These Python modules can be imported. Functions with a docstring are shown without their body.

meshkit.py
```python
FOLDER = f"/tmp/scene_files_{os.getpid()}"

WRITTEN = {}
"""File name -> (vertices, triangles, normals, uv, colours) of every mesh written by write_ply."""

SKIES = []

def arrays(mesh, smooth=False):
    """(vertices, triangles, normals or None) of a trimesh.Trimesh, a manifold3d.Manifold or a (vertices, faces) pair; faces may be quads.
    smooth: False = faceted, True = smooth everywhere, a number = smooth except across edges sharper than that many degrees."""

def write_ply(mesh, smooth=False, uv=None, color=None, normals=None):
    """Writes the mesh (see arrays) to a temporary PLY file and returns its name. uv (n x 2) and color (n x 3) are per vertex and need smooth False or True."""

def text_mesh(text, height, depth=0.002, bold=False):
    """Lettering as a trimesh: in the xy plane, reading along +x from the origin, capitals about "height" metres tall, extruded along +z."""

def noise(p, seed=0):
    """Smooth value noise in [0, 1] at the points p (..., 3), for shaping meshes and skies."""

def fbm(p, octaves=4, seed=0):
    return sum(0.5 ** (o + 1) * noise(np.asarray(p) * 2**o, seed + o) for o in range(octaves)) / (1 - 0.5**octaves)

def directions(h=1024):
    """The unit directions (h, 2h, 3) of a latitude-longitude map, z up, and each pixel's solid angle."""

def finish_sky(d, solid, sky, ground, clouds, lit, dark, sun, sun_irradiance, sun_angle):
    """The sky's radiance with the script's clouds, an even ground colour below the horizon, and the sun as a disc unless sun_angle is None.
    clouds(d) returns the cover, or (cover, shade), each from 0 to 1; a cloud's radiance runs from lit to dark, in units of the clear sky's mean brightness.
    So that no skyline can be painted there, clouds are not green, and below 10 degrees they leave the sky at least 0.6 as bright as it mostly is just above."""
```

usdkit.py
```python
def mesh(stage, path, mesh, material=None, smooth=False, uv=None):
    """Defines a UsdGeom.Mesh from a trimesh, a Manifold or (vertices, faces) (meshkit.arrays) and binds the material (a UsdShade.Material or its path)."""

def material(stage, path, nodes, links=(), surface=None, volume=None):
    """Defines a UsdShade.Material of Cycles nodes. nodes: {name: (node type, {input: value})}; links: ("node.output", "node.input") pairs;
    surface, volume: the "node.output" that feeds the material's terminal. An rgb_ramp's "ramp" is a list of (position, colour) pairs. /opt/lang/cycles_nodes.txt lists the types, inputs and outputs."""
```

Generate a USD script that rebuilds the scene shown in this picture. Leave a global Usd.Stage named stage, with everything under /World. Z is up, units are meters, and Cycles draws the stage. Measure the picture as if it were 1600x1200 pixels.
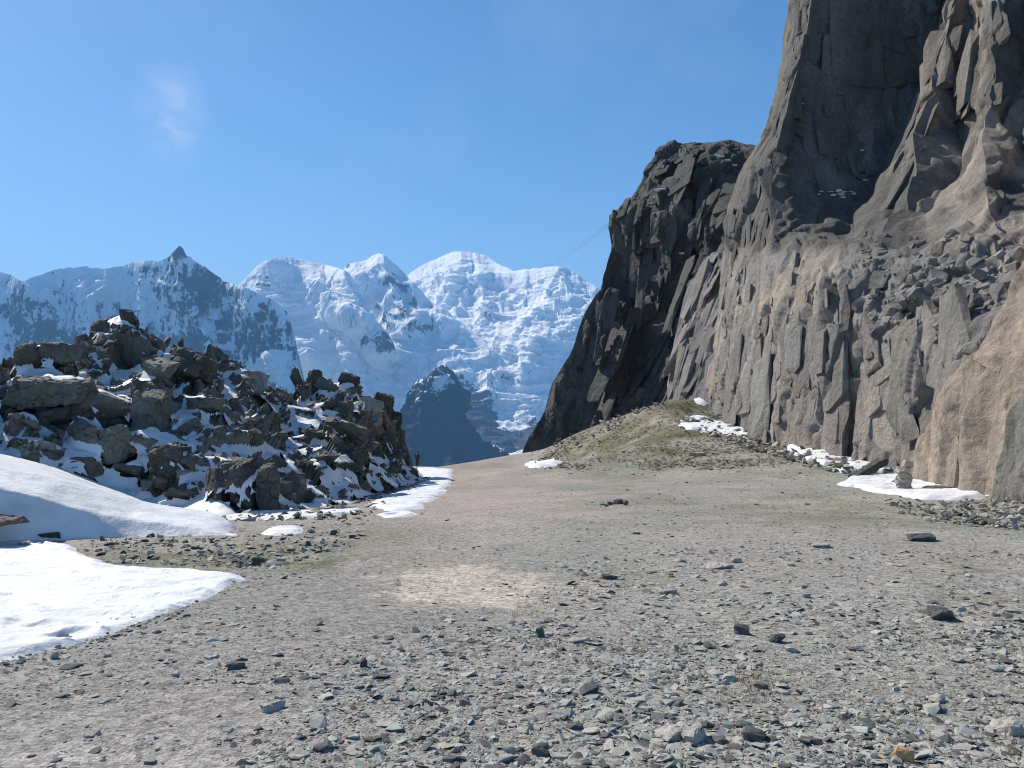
import math
import numpy as np
import trimesh
import manifold3d as m3
from scipy.spatial import cKDTree
from scipy.interpolate import LinearNDInterpolator, NearestNDInterpolator
from scipy.ndimage import gaussian_filter, map_coordinates, maximum_filter
from pxr import Usd, UsdGeom, UsdLux, UsdShade, Sdf, Gf, Vt
import usdkit, meshkit

stage = Usd.Stage.CreateInMemory()
UsdGeom.SetStageUpAxis(stage, "Z")
UsdGeom.Xform.Define(stage, "/World")
UsdGeom.Scope.Define(stage, "/World/Looks")

# ------------------------------------------------------------------ camera, sky, sun, exposure
EYE, FPX, UC, VH = 1.6, 1208.0, 800.0, 610.0       # eye height, focal length in photo pixels, centre column, horizon row
SUN_AZ, SUN_EL = -math.radians(48), math.radians(41)  # azimuth from +y towards +x
EXPOSURE = 0.62
cam = UsdGeom.Camera.Define(stage, "/World/camera")
cam.CreateHorizontalApertureAttr(36.0)
cam.CreateVerticalApertureAttr(27.0)
cam.CreateFocalLengthAttr(36.0 * FPX / 1600)
cam.CreateVerticalApertureOffsetAttr((VH - 600) / 1600 * 36.0)
cam.CreateClippingRangeAttr((0.1, 60000.0))
cam.CreateFStopAttr(0.0)
cam.CreateExposureAttr(EXPOSURE)
cam.AddTranslateOp().Set((0, 0, EYE))
cam.AddRotateXOp().Set(90.0)

S = np.array([math.sin(SUN_AZ) * math.cos(SUN_EL), math.cos(SUN_AZ) * math.cos(SUN_EL), math.sin(SUN_EL)])
sky_mat = usdkit.material(stage, "/World/Looks/sky", {
    "sky": ("sky_texture", {"sky_type": "single_scattering", "sun_disc": False, "sun_elevation": SUN_EL, "sun_rotation": SUN_AZ, "altitude": 2500.0, "air_density": 1.25, "aerosol_density": 1.4, "ozone_density": 2.4}),
    "co": ("texture_coordinate", {}), "hs": ("hsv", {"saturation": 1.24}),
    # one wisp of cloud in the direction it has in the photograph, torn by noise
    "off": ("vector_math", {"math_type": "subtract", "vector2": ((266 - UC) / FPX / 1.155, 1.0 / 1.155, (VH - 180) / FPX / 1.155)}),
    "sc": ("vector_math", {"math_type": "multiply", "vector2": (22.0, 22.0, 13.5)}),
    "nz": ("noise_texture", {"scale": 26.0, "detail": 6.0, "roughness": 0.62, "distortion": 0.6}),
    "nz2": ("noise_texture", {"scale": 5.0, "detail": 5.0, "roughness": 0.6}),
    "len": ("vector_math", {"math_type": "length"}),
    "fall": ("map_range", {"range_type": "smoothstep", "from_min": 1.1, "from_max": 0.0, "to_min": 0.0, "to_max": 1.0, "clamp": True}),
    "tex": ("map_range", {"from_min": 0.36, "from_max": 0.72, "to_min": 0.0, "to_max": 1.0, "clamp": True}),
    "cov": ("math", {"math_type": "multiply"}),
    "cov2": ("math", {"math_type": "multiply", "value2": 0.8}),
    "veil": ("map_range", {"from_min": 0.5, "from_max": 0.8, "to_min": 0.0, "to_max": 0.11, "clamp": True}),
    "sum": ("math", {"math_type": "add", "use_clamp": True}),
    "mix": ("mix_color", {"b": (5.2, 6.2, 7.6), "use_clamp": False}),
    "bg": ("background_shader", {"strength": 0.087})},
    [("co.generated", "off.vector1"), ("off.vector", "sc.vector1"), ("sc.vector", "len.vector1"), ("len.value", "fall.value"),
     ("co.generated", "nz.vector"), ("co.generated", "nz2.vector"), ("nz.fac", "tex.value"), ("nz2.fac", "veil.value"), ("tex.result", "cov.value1"), ("fall.result", "cov.value2"), ("cov.value", "cov2.value1"),
     ("cov2.value", "sum.value1"), ("veil.result", "sum.value2"), ("sum.value", "mix.fac"), ("sky.color", "hs.color"), ("hs.color", "mix.a"), ("mix.result", "bg.color")],
    surface="bg.background")
dome = UsdLux.DomeLight.Define(stage, "/World/sky")
UsdShade.MaterialBindingAPI.Apply(dome.GetPrim()).Bind(sky_mat)
sun = UsdLux.DistantLight.Define(stage, "/World/sun")
sun.CreateIntensityAttr(1.25)
sun.CreateAngleAttr(0.5)
sun.CreateColorAttr((1.0, 0.945, 0.85))
sun.CreateNormalizeAttr(True)
zax = S / np.linalg.norm(S)
xax = np.cross([0, 0, 1.0], zax); xax /= np.linalg.norm(xax)
yax = np.cross(zax, xax)
sun.AddTransformOp().Set(Gf.Matrix4d(*xax, 0, *yax, 0, *zax, 0, 0, 0, 50, 1))

# ------------------------------------------------------------------ helpers
rng = np.random.default_rng(11)
names = {}


def tag(p, label=None, cat=None, group=None, kind=None):
    p = p.GetPrim() if hasattr(p, "GetPrim") else p
    for k, v in (("label", label), ("category", cat), ("group", group), ("kind", kind)):
        if v:
            p.SetCustomDataByKey(k, v)
    return p


def path_of(name, parent="/World"):
    k = f"{parent}/{name}"
    n = names.get(k, 0)
    names[k] = n + 1
    return k if n == 0 else f"{k}_{n:03d}"


def obj(name, mesh, mat, parent="/World", smooth=False, **prim):
    m = usdkit.mesh(stage, path_of(name, str(parent)), mesh, mat, smooth=smooth)
    for k, v in prim.items():
        v = np.asarray(v, np.float32)
        pv = UsdGeom.PrimvarsAPI(m)
        if v.ndim == 1:
            pv.CreatePrimvar(k, Sdf.ValueTypeNames.FloatArray, "vertex").Set(Vt.FloatArray.FromNumpy(v))
        else:
            pv.CreatePrimvar(k, Sdf.ValueTypeNames.Color3fArray, "vertex").Set(Vt.Vec3fArray.FromNumpy(v))
    return m


def thing(name, loc):
    x = UsdGeom.Xform.Define(stage, path_of(name))
    x.AddTranslateOp().Set(tuple(map(float, loc)))
    return x


def P(u, v, d):
    """The point at depth d that the photograph shows at pixel (u, v)."""
    u, v, d = np.asarray(u, float), np.asarray(v, float), np.asarray(d, float)
    return np.stack(np.broadcast_arrays((u - UC) / FPX * d, d, EYE + (VH - v) / FPX * d), -1)


def to_px(p):
    return UC + FPX * p[..., 0] / p[..., 1], VH - FPX * (p[..., 2] - EYE) / p[..., 1]


def quads(nr, nc):
    i, j = np.meshgrid(np.arange(nr - 1), np.arange(nc - 1), indexing="ij")
    a = i * nc + j
    a = a.ravel()
    return np.vstack([np.stack([a, a + 1, a + nc + 1], 1), np.stack([a, a + nc + 1, a + nc], 1)])


def fbm(p, octaves=4, seed=0):
    return meshkit.fbm(p, octaves, seed) - 0.5


def ridged(p, octaves=4, seed=0):
    out, a, tot = 0, 1.0, 0
    for o in range(octaves):
        n = 1 - np.abs(2 * meshkit.noise(np.asarray(p) * 2.03 ** o, seed + o) - 1)
        out = out + a * n * n
        tot += a
        a *= 0.5
    return out / tot


def sstep(a, b, x):
    t = np.clip((x - a) / (b - a), 0, 1)
    return t * t * (3 - 2 * t)


def facets(p, cell, seed, stretch=(1, 1, 1), tilt=0.5, jitter=1.0):
    """Broken-rock displacement: every cell of a random pattern is a small tilted plane of its own."""
    r = np.random.default_rng(seed)
    q = p / (np.asarray(stretch) * cell)
    lo, hi = q.reshape(-1, 3).min(0) - 1, q.reshape(-1, 3).max(0) + 1
    vol = np.prod(hi - lo)
    key = np.unique(np.floor(q.reshape(-1, 3)).astype(int), axis=0)
    nb = np.array([[a, b, c] for a in (-1, 0, 1) for b in (-1, 0, 1) for c in (-1, 0, 1)])
    key = np.unique((key[:, None] + nb[None]).reshape(-1, 3), axis=0)
    h = np.abs(np.sin(key @ np.array([12.9898, 78.233, 37.719]) + seed * 3.17)[:, None] * np.array([43758.5453, 24634.634, 56445.234]))
    seeds = key + 0.5 + (h % 1.0 - 0.5) * jitter
    h2 = np.abs(np.sin(key @ np.array([39.346, 11.135, 83.155]) + seed * 1.73)[:, None] * np.array([17538.12, 42217.77, 91273.3, 31873.9]))
    h2 = h2 % 1.0 - 0.5
    d, i = cKDTree(seeds).query(q.reshape(-1, 3), k=2)
    local = q.reshape(-1, 3) - seeds[i[:, 0]]
    out = h2[i[:, 0], 3] + 2 * tilt * (h2[i[:, 0], :3] * local).sum(1)
    gap = d[:, 1] - d[:, 0]
    return out.reshape(p.shape[:-1]), gap.reshape(p.shape[:-1]), i[:, 0].reshape(p.shape[:-1])


def grid_normals(p):
    a, b = np.gradient(p, axis=0), np.gradient(p, axis=1)
    n = np.cross(b, a)
    return n / (np.linalg.norm(n, axis=-1, keepdims=True) + 1e-12)


def srf(name, nodes, links, surface="p.BSDF"):
    return usdkit.material(stage, "/World/Looks/" + name, nodes, links, surface=surface)


# ------------------------------------------------------------------ materials
def rock_material(name, stops, scale=1.0, lichen=(0.10, 0.11, 0.06), lichen_amount=0.4, bump=0.5, tint=False, streak=(1, 1, 1), bscale=9.0, bdist=0.05, crack=0.35, crack_scale=(1.3, 1.3, 1.3), crack_warp=1.0):
    nodes = {
        "g": ("geometry", {}),
        "mp": ("mapping", {"scale": tuple(s * scale for s in streak)}),
        "n1": ("noise_texture", {"scale": 1.0, "detail": 8.0, "roughness": 0.65}),
        "rr": ("rgb_ramp", {"ramp": stops}),
        "n2": ("noise_texture", {"scale": 2.6, "detail": 5.0, "roughness": 0.7}),
        "lm": ("map_range", {"from_min": 0.52, "from_max": 0.66, "to_min": 0.0, "to_max": lichen_amount, "clamp": True}),
        "ml": ("mix_color", {"b": lichen}),
        "n3": ("noise_texture", {"scale": bscale, "detail": 10.0, "roughness": 0.72}),
        "gr": ("map_range", {"from_min": 0.25, "from_max": 0.75, "to_min": 0.62, "to_max": 1.35, "clamp": False}),
        "mg": ("mix_color", {"blend_type": "multiply", "fac": 1.0, "use_clamp": False}),
        "cw": ("noise_texture", {"scale": 0.9, "detail": 4.0, "roughness": 0.6}),
        "cs": ("vector_math", {"math_type": "scale", "scale": 0.9 * crack_warp}),
        "ca": ("vector_math", {"math_type": "add"}),
        "cm": ("mapping", {"scale": crack_scale}),
        "cv": ("voronoi_texture", {"feature": "distance_to_edge", "scale": 1.0}),
        "cg": ("map_range", {"from_min": 0.5, "from_max": 0.66, "to_min": 1.0, "to_max": 0.0, "clamp": True}),
        "co": ("math", {"math_type": "add"}),
        "cr": ("map_range", {"from_min": 0.0, "from_max": 0.03, "to_min": 0.0, "to_max": 1.0, "clamp": True}),
        "cb": ("math", {"math_type": "multiply_add", "value2": crack}),
        "cd": ("map_range", {"from_min": 0.0, "from_max": 1.0, "to_min": 1.0 - 0.45 * min(crack, 1.0), "to_max": 1.0, "clamp": True}),
        "mc": ("mix_color", {"blend_type": "multiply", "fac": 1.0, "use_clamp": False}),
        "bp": ("bump", {"strength": bump, "distance": bdist}),
        "p": ("principled_bsdf", {"roughness": 0.85, "specular_ior_level": 0.25}),
    }
    links = [("g.position", "mp.vector"), ("mp.vector", "n1.vector"), ("n1.fac", "rr.fac"), ("mp.vector", "n2.vector"), ("n2.fac", "lm.value"), ("lm.result", "ml.fac"),
             ("rr.color", "ml.a"), ("g.position", "n3.vector"), ("n3.fac", "gr.value"), ("gr.result", "mg.b"), ("cb.value", "bp.height"), ("bp.normal", "p.normal"),
             ("g.position", "cw.vector"), ("cw.color", "cs.vector1"), ("cs.vector", "ca.vector1"), ("g.position", "ca.vector2"), ("ca.vector", "cm.vector"), ("cm.vector", "cv.vector"), ("n2.fac", "cg.value"), ("cv.distance", "co.value1"), ("cg.result", "co.value2"), ("co.value", "cr.value"), ("cr.result", "cb.value1"), ("n3.fac", "cb.value3"), ("cr.result", "cd.value"), ("mg.result", "mc.a"), ("cd.result", "mc.b")]
    if tint:
        nodes["at"] = ("attribute", {"attribute": "tint"})
        nodes["mt"] = ("mix_color", {"blend_type": "multiply", "fac": 1.0, "use_clamp": False})
        links += [("ml.result", "mt.a"), ("at.color", "mt.b"), ("mt.result", "mg.a")]
    else:
        links += [("ml.result", "mg.a")]
    links += [("mc.result", "p.base_color")]
    return srf(name, nodes, links)


M = {}
M["cliff"] = rock_material("cliff_rock", [(0.25, (0.5, 0.5, 0.53)), (0.42, (0.82, 0.81, 0.81)), (0.6, (1.1, 1.06, 1.02)), (0.78, (1.5, 1.38, 1.26))], scale=0.35, streak=(1.6, 1.6, 0.45),
                           lichen=(0.72, 0.78, 0.66), lichen_amount=0.5, tint=True, bump=1.0, bscale=3.2, bdist=0.30, crack=0.6, crack_scale=(1.1, 1.1, 0.22))
M["tower"] = rock_material("tower_rock", [(0.25, (0.6, 0.6, 0.63)), (0.5, (0.95, 0.94, 0.93)), (0.8, (1.35, 1.28, 1.2))], scale=0.22, streak=(1.6, 1.6, 0.4),
                           lichen=(0.7, 0.76, 0.58), lichen_amount=0.5, tint=True, bump=1.0, bscale=1.6, bdist=0.5, crack=0.6, crack_scale=(0.5, 0.5, 0.12))
OUT = [(0.25, (0.065, 0.063, 0.058)), (0.45, (0.125, 0.119, 0.103)), (0.6, (0.185, 0.172, 0.147)), (0.8, (0.28, 0.258, 0.222))]
M["outcrop"] = rock_material("outcrop_rock", OUT, scale=0.7, lichen=(0.115, 0.125, 0.06), lichen_amount=0.75, bump=0.7, bscale=7.0, bdist=0.06)
M["boulder_green"] = rock_material("boulder_rock_greenish", OUT, scale=0.8, lichen=(0.15, 0.16, 0.085), lichen_amount=0.9, bump=0.7, bscale=9.0, bdist=0.05)
M["boulder_brown"] = rock_material("boulder_rock_brown", [(0.25, (0.07, 0.055, 0.045)), (0.5, (0.135, 0.11, 0.092)), (0.8, (0.22, 0.18, 0.15))], scale=0.8, lichen=(0.12, 0.12, 0.06), lichen_amount=0.5, bump=0.7, bscale=9.0, bdist=0.05)
M["boulder_dark"] = rock_material("boulder_rock_dark", [(0.25, (0.035, 0.035, 0.035)), (0.5, (0.08, 0.078, 0.07)), (0.8, (0.14, 0.13, 0.11))], scale=0.8, lichen=(0.10, 0.105, 0.055), lichen_amount=0.6, bump=0.7, bscale=9.0, bdist=0.05)
M["boulder_pale"] = rock_material("boulder_rock_pale", [(0.25, (0.17, 0.16, 0.15)), (0.5, (0.26, 0.245, 0.225)), (0.8, (0.34, 0.32, 0.29))], scale=0.8, lichen=(0.13, 0.14, 0.09), lichen_amount=0.5, bump=0.6, bscale=9.0, bdist=0.04)
M["slate_grey"] = rock_material("slate_grey", [(0.25, (0.20, 0.188, 0.165)), (0.5, (0.31, 0.29, 0.255)), (0.8, (0.44, 0.415, 0.37))], scale=6, lichen=(0.17, 0.18, 0.13), lichen_amount=0.4, bump=0.4, bscale=60, bdist=0.006, crack=0.0)
M["slate_green"] = rock_material("slate_green", [(0.25, (0.18, 0.19, 0.165)), (0.5, (0.285, 0.295, 0.26)), (0.8, (0.42, 0.435, 0.39))], scale=6, lichen=(0.2, 0.2, 0.16), lichen_amount=0.4, bump=0.4, bscale=60, bdist=0.006, crack=0.0)
M["slate_tan"] = rock_material("slate_tan", [(0.25, (0.22, 0.2, 0.175)), (0.5, (0.33, 0.3, 0.265)), (0.8, (0.44, 0.405, 0.36))], scale=6, lichen=(0.19, 0.185, 0.14), lichen_amount=0.4, bump=0.4, bscale=60, bdist=0.006, crack=0.0)
M["slate_dark"] = rock_material("slate_dark", [(0.25, (0.045, 0.045, 0.047)), (0.5, (0.085, 0.083, 0.08)), (0.8, (0.14, 0.135, 0.13))], scale=6, lichen=(0.09, 0.095, 0.06), lichen_amount=0.5, bump=0.4, bscale=60, bdist=0.006, crack=0.0)
M["stone_orange"] = rock_material("stone_orange", [(0.25, (0.3, 0.17, 0.09)), (0.6, (0.47, 0.28, 0.15)), (0.8, (0.55, 0.36, 0.2))], scale=6, lichen_amount=0.1, bump=0.4, bscale=60, bdist=0.006, crack=0.0)
M["stone_pink"] = rock_material("stone_pink", [(0.25, (0.3, 0.22, 0.185)), (0.6, (0.42, 0.325, 0.28)), (0.8, (0.5, 0.4, 0.35))], scale=6, lichen_amount=0.2, bump=0.4, bscale=60, bdist=0.006, crack=0.0)

M["snow"] = srf("snow", {
    "g": ("geometry", {}), "n1": ("noise_texture", {"scale": 1.3, "detail": 6.0, "roughness": 0.6}),
    "n2": ("noise_texture", {"scale": 14.0, "detail": 6.0, "roughness": 0.65}),
    "ad": ("math", {"math_type": "multiply_add", "value2": 0.25}),
    "n4": ("noise_texture", {"scale": 55.0, "detail": 4.0, "roughness": 0.6}),
    "dm": ("map_range", {"from_min": 0.66, "from_max": 0.76, "to_min": 0.0, "to_max": 0.6, "clamp": True}),
    "md": ("mix_color", {"b": (0.22, 0.2, 0.17)}),
    "rr": ("rgb_ramp", {"ramp": [(0.3, (0.50, 0.51, 0.52)), (0.5, (0.62, 0.625, 0.63)), (0.72, (0.70, 0.70, 0.70))]}),
    "bp": ("bump", {"strength": 0.75, "distance": 0.09}),
    "p": ("principled_bsdf", {"roughness": 0.6, "specular_ior_level": 0.25})},
    [("g.position", "n1.vector"), ("g.position", "n2.vector"), ("n2.fac", "ad.value1"), ("n1.fac", "ad.value3"), ("n1.fac", "rr.fac"), ("ad.value", "bp.height"), ("g.position", "n4.vector"), ("n4.fac", "dm.value"), ("dm.result", "md.fac"), ("rr.color", "md.a"), ("md.result", "p.base_color"), ("bp.normal", "p.normal")])

M["ground"] = srf("gravel_ground", {
    "g": ("geometry", {}), "at": ("attribute", {"attribute": "tint"}),
    "n1": ("noise_texture", {"scale": 9.0, "detail": 9.0, "roughness": 0.72}),
    "v1": ("voronoi_texture", {"scale": 42.0, "randomness": 1.0}),
    "v2": ("voronoi_texture", {"scale": 17.0, "randomness": 1.0}),
    "sp": ("separate_color", {"color_type": "rgb"}), "sp2": ("separate_color", {"color_type": "rgb"}),
    "a": ("math", {"math_type": "multiply_add", "value2": 0.5}),
    "b": ("math", {"math_type": "multiply_add", "value2": 0.35}),
    "gr": ("map_range", {"from_min": 0.45, "from_max": 1.3, "to_min": 0.3, "to_max": 1.6, "clamp": False}),
    "mg": ("mix_color", {"blend_type": "multiply", "fac": 1.0, "use_clamp": False}),
    "hh": ("math", {"math_type": "multiply_add", "value2": 0.8}),
    "bp": ("bump", {"strength": 0.7, "distance": 0.018}),
    "p": ("principled_bsdf", {"roughness": 0.92, "specular_ior_level": 0.2})},
    [("g.position", "n1.vector"), ("g.position", "v1.vector"), ("g.position", "v2.vector"), ("v1.color", "sp.color"), ("v2.color", "sp2.color"), ("sp.r", "a.value1"), ("n1.fac", "a.value3"),
     ("sp2.r", "b.value1"), ("a.value", "b.value3"), ("b.value", "gr.value"), ("at.color", "mg.a"), ("gr.result", "mg.b"), ("mg.result", "p.base_color"),
     ("v1.distance", "hh.value1"), ("n1.fac", "hh.value3"), ("hh.value", "bp.height"), ("bp.normal", "p.normal")])

M["mountain"] = srf("mountain_snow_and_rock", {
    "g": ("geometry", {}), "at": ("attribute", {"attribute": "snow"}), "tn": ("attribute", {"attribute": "tint"}),
    "mp": ("mapping", {"scale": (0.012, 0.012, 0.006)}),
    "n1": ("noise_texture", {"scale": 1.0, "detail": 8.0, "roughness": 0.7}),
    "mul": ("math", {"math_type": "multiply_add", "value2": 2.4, "value3": -1.2}),
    "ad": ("math", {"math_type": "add"}),
    "th": ("map_range", {"from_min": 0.42, "from_max": 0.58, "to_min": 0.0, "to_max": 1.0, "clamp": True}),
    "rr": ("rgb_ramp", {"ramp": [(0.3, (0.55, 0.55, 0.57)), (0.7, (1.3, 1.25, 1.2))]}),
    "mt": ("mix_color", {"blend_type": "multiply", "fac": 1.0, "use_clamp": False}),
    "mx": ("mix_color", {"b": (0.83, 0.84, 0.85)}),
    "n2": ("noise_texture", {"scale": 0.03, "detail": 8.0, "roughness": 0.65}),
    "bp": ("bump", {"strength": 0.8, "distance": 14.0}),
    "p": ("principled_bsdf", {"roughness": 0.9, "specular_ior_level": 0.1})},
    [("g.position", "mp.vector"), ("mp.vector", "n1.vector"), ("n1.fac", "mul.value1"), ("mul.value", "ad.value1"), ("at.fac", "ad.value2"), ("ad.value", "th.value"), ("th.result", "mx.fac"),
     ("n1.fac", "rr.fac"), ("rr.color", "mt.a"), ("tn.color", "mt.b"), ("mt.result", "mx.a"), ("mx.result", "p.base_color"), ("g.position", "n2.vector"), ("n2.fac", "bp.height"), ("bp.normal", "p.normal")])


def plain(name, col, rough=0.7, metallic=0.0, scale=30.0):
    return srf(name, {"g": ("geometry", {}), "n": ("noise_texture", {"scale": scale, "detail": 4.0}), "rr": ("rgb_ramp", {"ramp": [(0.3, tuple(c * 0.75 for c in col)), (0.7, tuple(min(c * 1.2, 0.9) for c in col))]}),
                      "p": ("principled_bsdf", {"roughness": rough, "metallic": metallic})}, [("g.position", "n.vector"), ("n.fac", "rr.fac"), ("rr.color", "p.base_color")])


M["steel"] = plain("dark_steel", (0.09, 0.09, 0.095), 0.5, 0.6)
M["skin"] = plain("skin", (0.5, 0.32, 0.24))
M["jacket"] = plain("dark_jacket", (0.018, 0.018, 0.022))
M["trousers"] = plain("dark_trousers", (0.022, 0.026, 0.022))
M["pack"] = plain("dark_blue_pack", (0.02, 0.03, 0.06))
M["boots"] = plain("brown_boots", (0.06, 0.035, 0.025))
M["hair"] = plain("dark_hair", (0.03, 0.022, 0.018))
M["grass"] = plain("grass_blades", (0.125, 0.12, 0.05), 0.7, 0.0, 5.0)

# ------------------------------------------------------------------ ground
SLOPE = 0.081
CTRL = [  # pixel and depth of points on the ground
    (800, 1200, 3.9), (800, 1000, 6.6), (800, 900, 10.0), (800, 800, 21.0), (800, 762, 36.0), (800, 738, 70.0), (760, 728.5, 92.0), (700, 729, 92.0), (650, 728, 92.0), (820, 726, 92.0), (600, 726, 92.0),
    (700, 762, 36.0), (600, 800, 21.5), (500, 790, 28.0), (430, 800, 24.0), (260, 797, 24.0), (580, 772, 35.0), (660, 752, 46.0), (650, 735, 70.0),
    (200, 785, 25.0), (100, 755, 25.0), (0, 715, 24.5), (-200, 690, 24.5), (0, 850, 13.9), (-200, 850, 13.5), (200, 850, 14.2), (375, 838, 15.8),
    (1600, 800, 20.5), (1600, 776, 25.0), (1535, 772, 27.0), (1420, 742, 34.0), (1330, 716, 39.0), (1290, 704, 42.0), (1190, 690, 52.0), (1106, 644, 65.0), (1040, 621, 68.0), (1075, 621, 69.0),
    (960, 650, 71.0), (900, 675, 74.0), (850, 702, 82.0), (825, 717, 88.0), (1000, 700, 52.0), (900, 729, 59.0), (850, 735, 66.0), (1100, 722, 42.0), (1200, 757, 31.0), (1050, 665, 60.0), (1300, 770, 27.5), (980, 745, 42.0),
    (1150, 612, 76.0), (1250, 640, 60.0), (1450, 700, 40.0), (1750, 740, 27.0)]
cp = P(*np.array(CTRL).T)
res = cp[:, 2] + SLOPE * cp[:, 1]
anchors = np.array([(x, y, 0.0) for x in (-70, -40, -18, -8, 0, 8, 18, 45, 75) for y in (-20, -6, 3)] + [(-70, 30, 1.0), (-45, 40, -1.0), (-60, 70, -4), (-45, 95, -8), (60, 40, 2.0), (70, 90, 6.0), (30, 80, 6.0), (75, 130, 4.0), (20, 97, 1.0), (0, 130, 0), (-40, 130, -6)])
pts = np.vstack([np.c_[cp[:, :2], res], anchors])
gx, gy = np.arange(-72, 76, 0.5), np.arange(-20, 132, 0.5)
XX, YY = np.meshgrid(gx, gy)
RES = LinearNDInterpolator(pts[:, :2], pts[:, 2])(XX, YY)
near = NearestNDInterpolator(pts[:, :2], pts[:, 2])(XX, YY)
RES = gaussian_filter(np.where(np.isnan(RES), near, RES), 2.2)


def G(x, y):
    """Height of the bare ground."""
    x, y = np.asarray(x, float), np.asarray(y, float)
    r = map_coordinates(RES, [(np.clip(y, -20, 131) + 20) / 0.5, (np.clip(x, -72, 75) + 72) / 0.5], order=1, mode="nearest")
    z = r - SLOPE * np.minimum(y, 400)
    o = np.clip(y - 93, 0, None)
    z = z - np.where(o < 25, 0.014 * o * o, 8.75 + 0.7 * (o - 25)) * (o < 1500) - np.where(o >= 1500, 8.75 + 0.7 * 1475, 0)
    e = np.clip(np.abs(x) - 75, 0, 300)
    z = z - e * 0.35 * (x < 0) * (y > 20)
    return np.maximum(z, -1120 + 0 * z)


def on_ground(u, v):
    """Where the ray through pixel (u, v) meets the ground."""
    u, v = np.atleast_1d(np.asarray(u, float)), np.atleast_1d(np.asarray(v, float))
    d = np.geomspace(2.5, 93, 900)
    p = P(u[:, None], v[:, None], d[None])
    below = p[..., 2] < G(p[..., 0], p[..., 1])
    k = np.where(below.any(1), below.argmax(1), 899)
    out = p[np.arange(len(u)), k]
    out[:, 2] = G(out[:, 0], out[:, 1])
    return out


ang = np.concatenate([np.radians(np.linspace(-180, -44, 40, endpoint=False)), np.radians(np.linspace(-44, 44, 540)), np.radians(np.linspace(44, 180, 41)[1:])])
rad = np.concatenate([[0.0, 0.8, 1.6], np.geomspace(2.4, 100, 560), np.geomspace(103, 30000, 60)])
A, R = np.meshgrid(ang, rad)
gp = np.stack([R * np.sin(A), R * np.cos(A)], -1)
gz = G(gp[..., 0], gp[..., 1])
p3 = np.concatenate([gp, gz[..., None]], -1)
nearw = np.clip(1.2 - R / 60, 0, 1)
gz = gz + nearw * (0.10 * fbm(p3 * 0.35, 4, 3) + 0.05 * fbm(p3 * 1.7, 3, 5) + 0.022 * fbm(p3 * 7.0, 3, 8)) + 0.35 * fbm(p3 * 0.12, 4, 4) * sstep(30, 60, R) * (R < 400)
gz = gz + (R > 150) * 40 * fbm(p3 / 300.0, 5, 6) * sstep(150, 800, R)
gu, gv = UC + FPX * gp[..., 0] / np.maximum(gp[..., 1], 0.3), VH - FPX * (gz - EYE) / np.maximum(gp[..., 1], 0.3)


def blob(u, v, ru, rv, p=1.0):
    return np.exp(-(((gu - u) / ru) ** 2 + ((gv - v) / rv) ** 2) ** p)


# colours of the ground itself: grey grit, pinkish track, sandy bare patch, olive moss and thin grass, slate-green gravel
col = np.ones(gz.shape + (3,)) * np.array([0.27, 0.25, 0.222])


def paint(c, w):
    global col
    w = np.clip(w, 0, 1)[..., None]
    col = col * (1 - w) + np.array(c) * w


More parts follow.
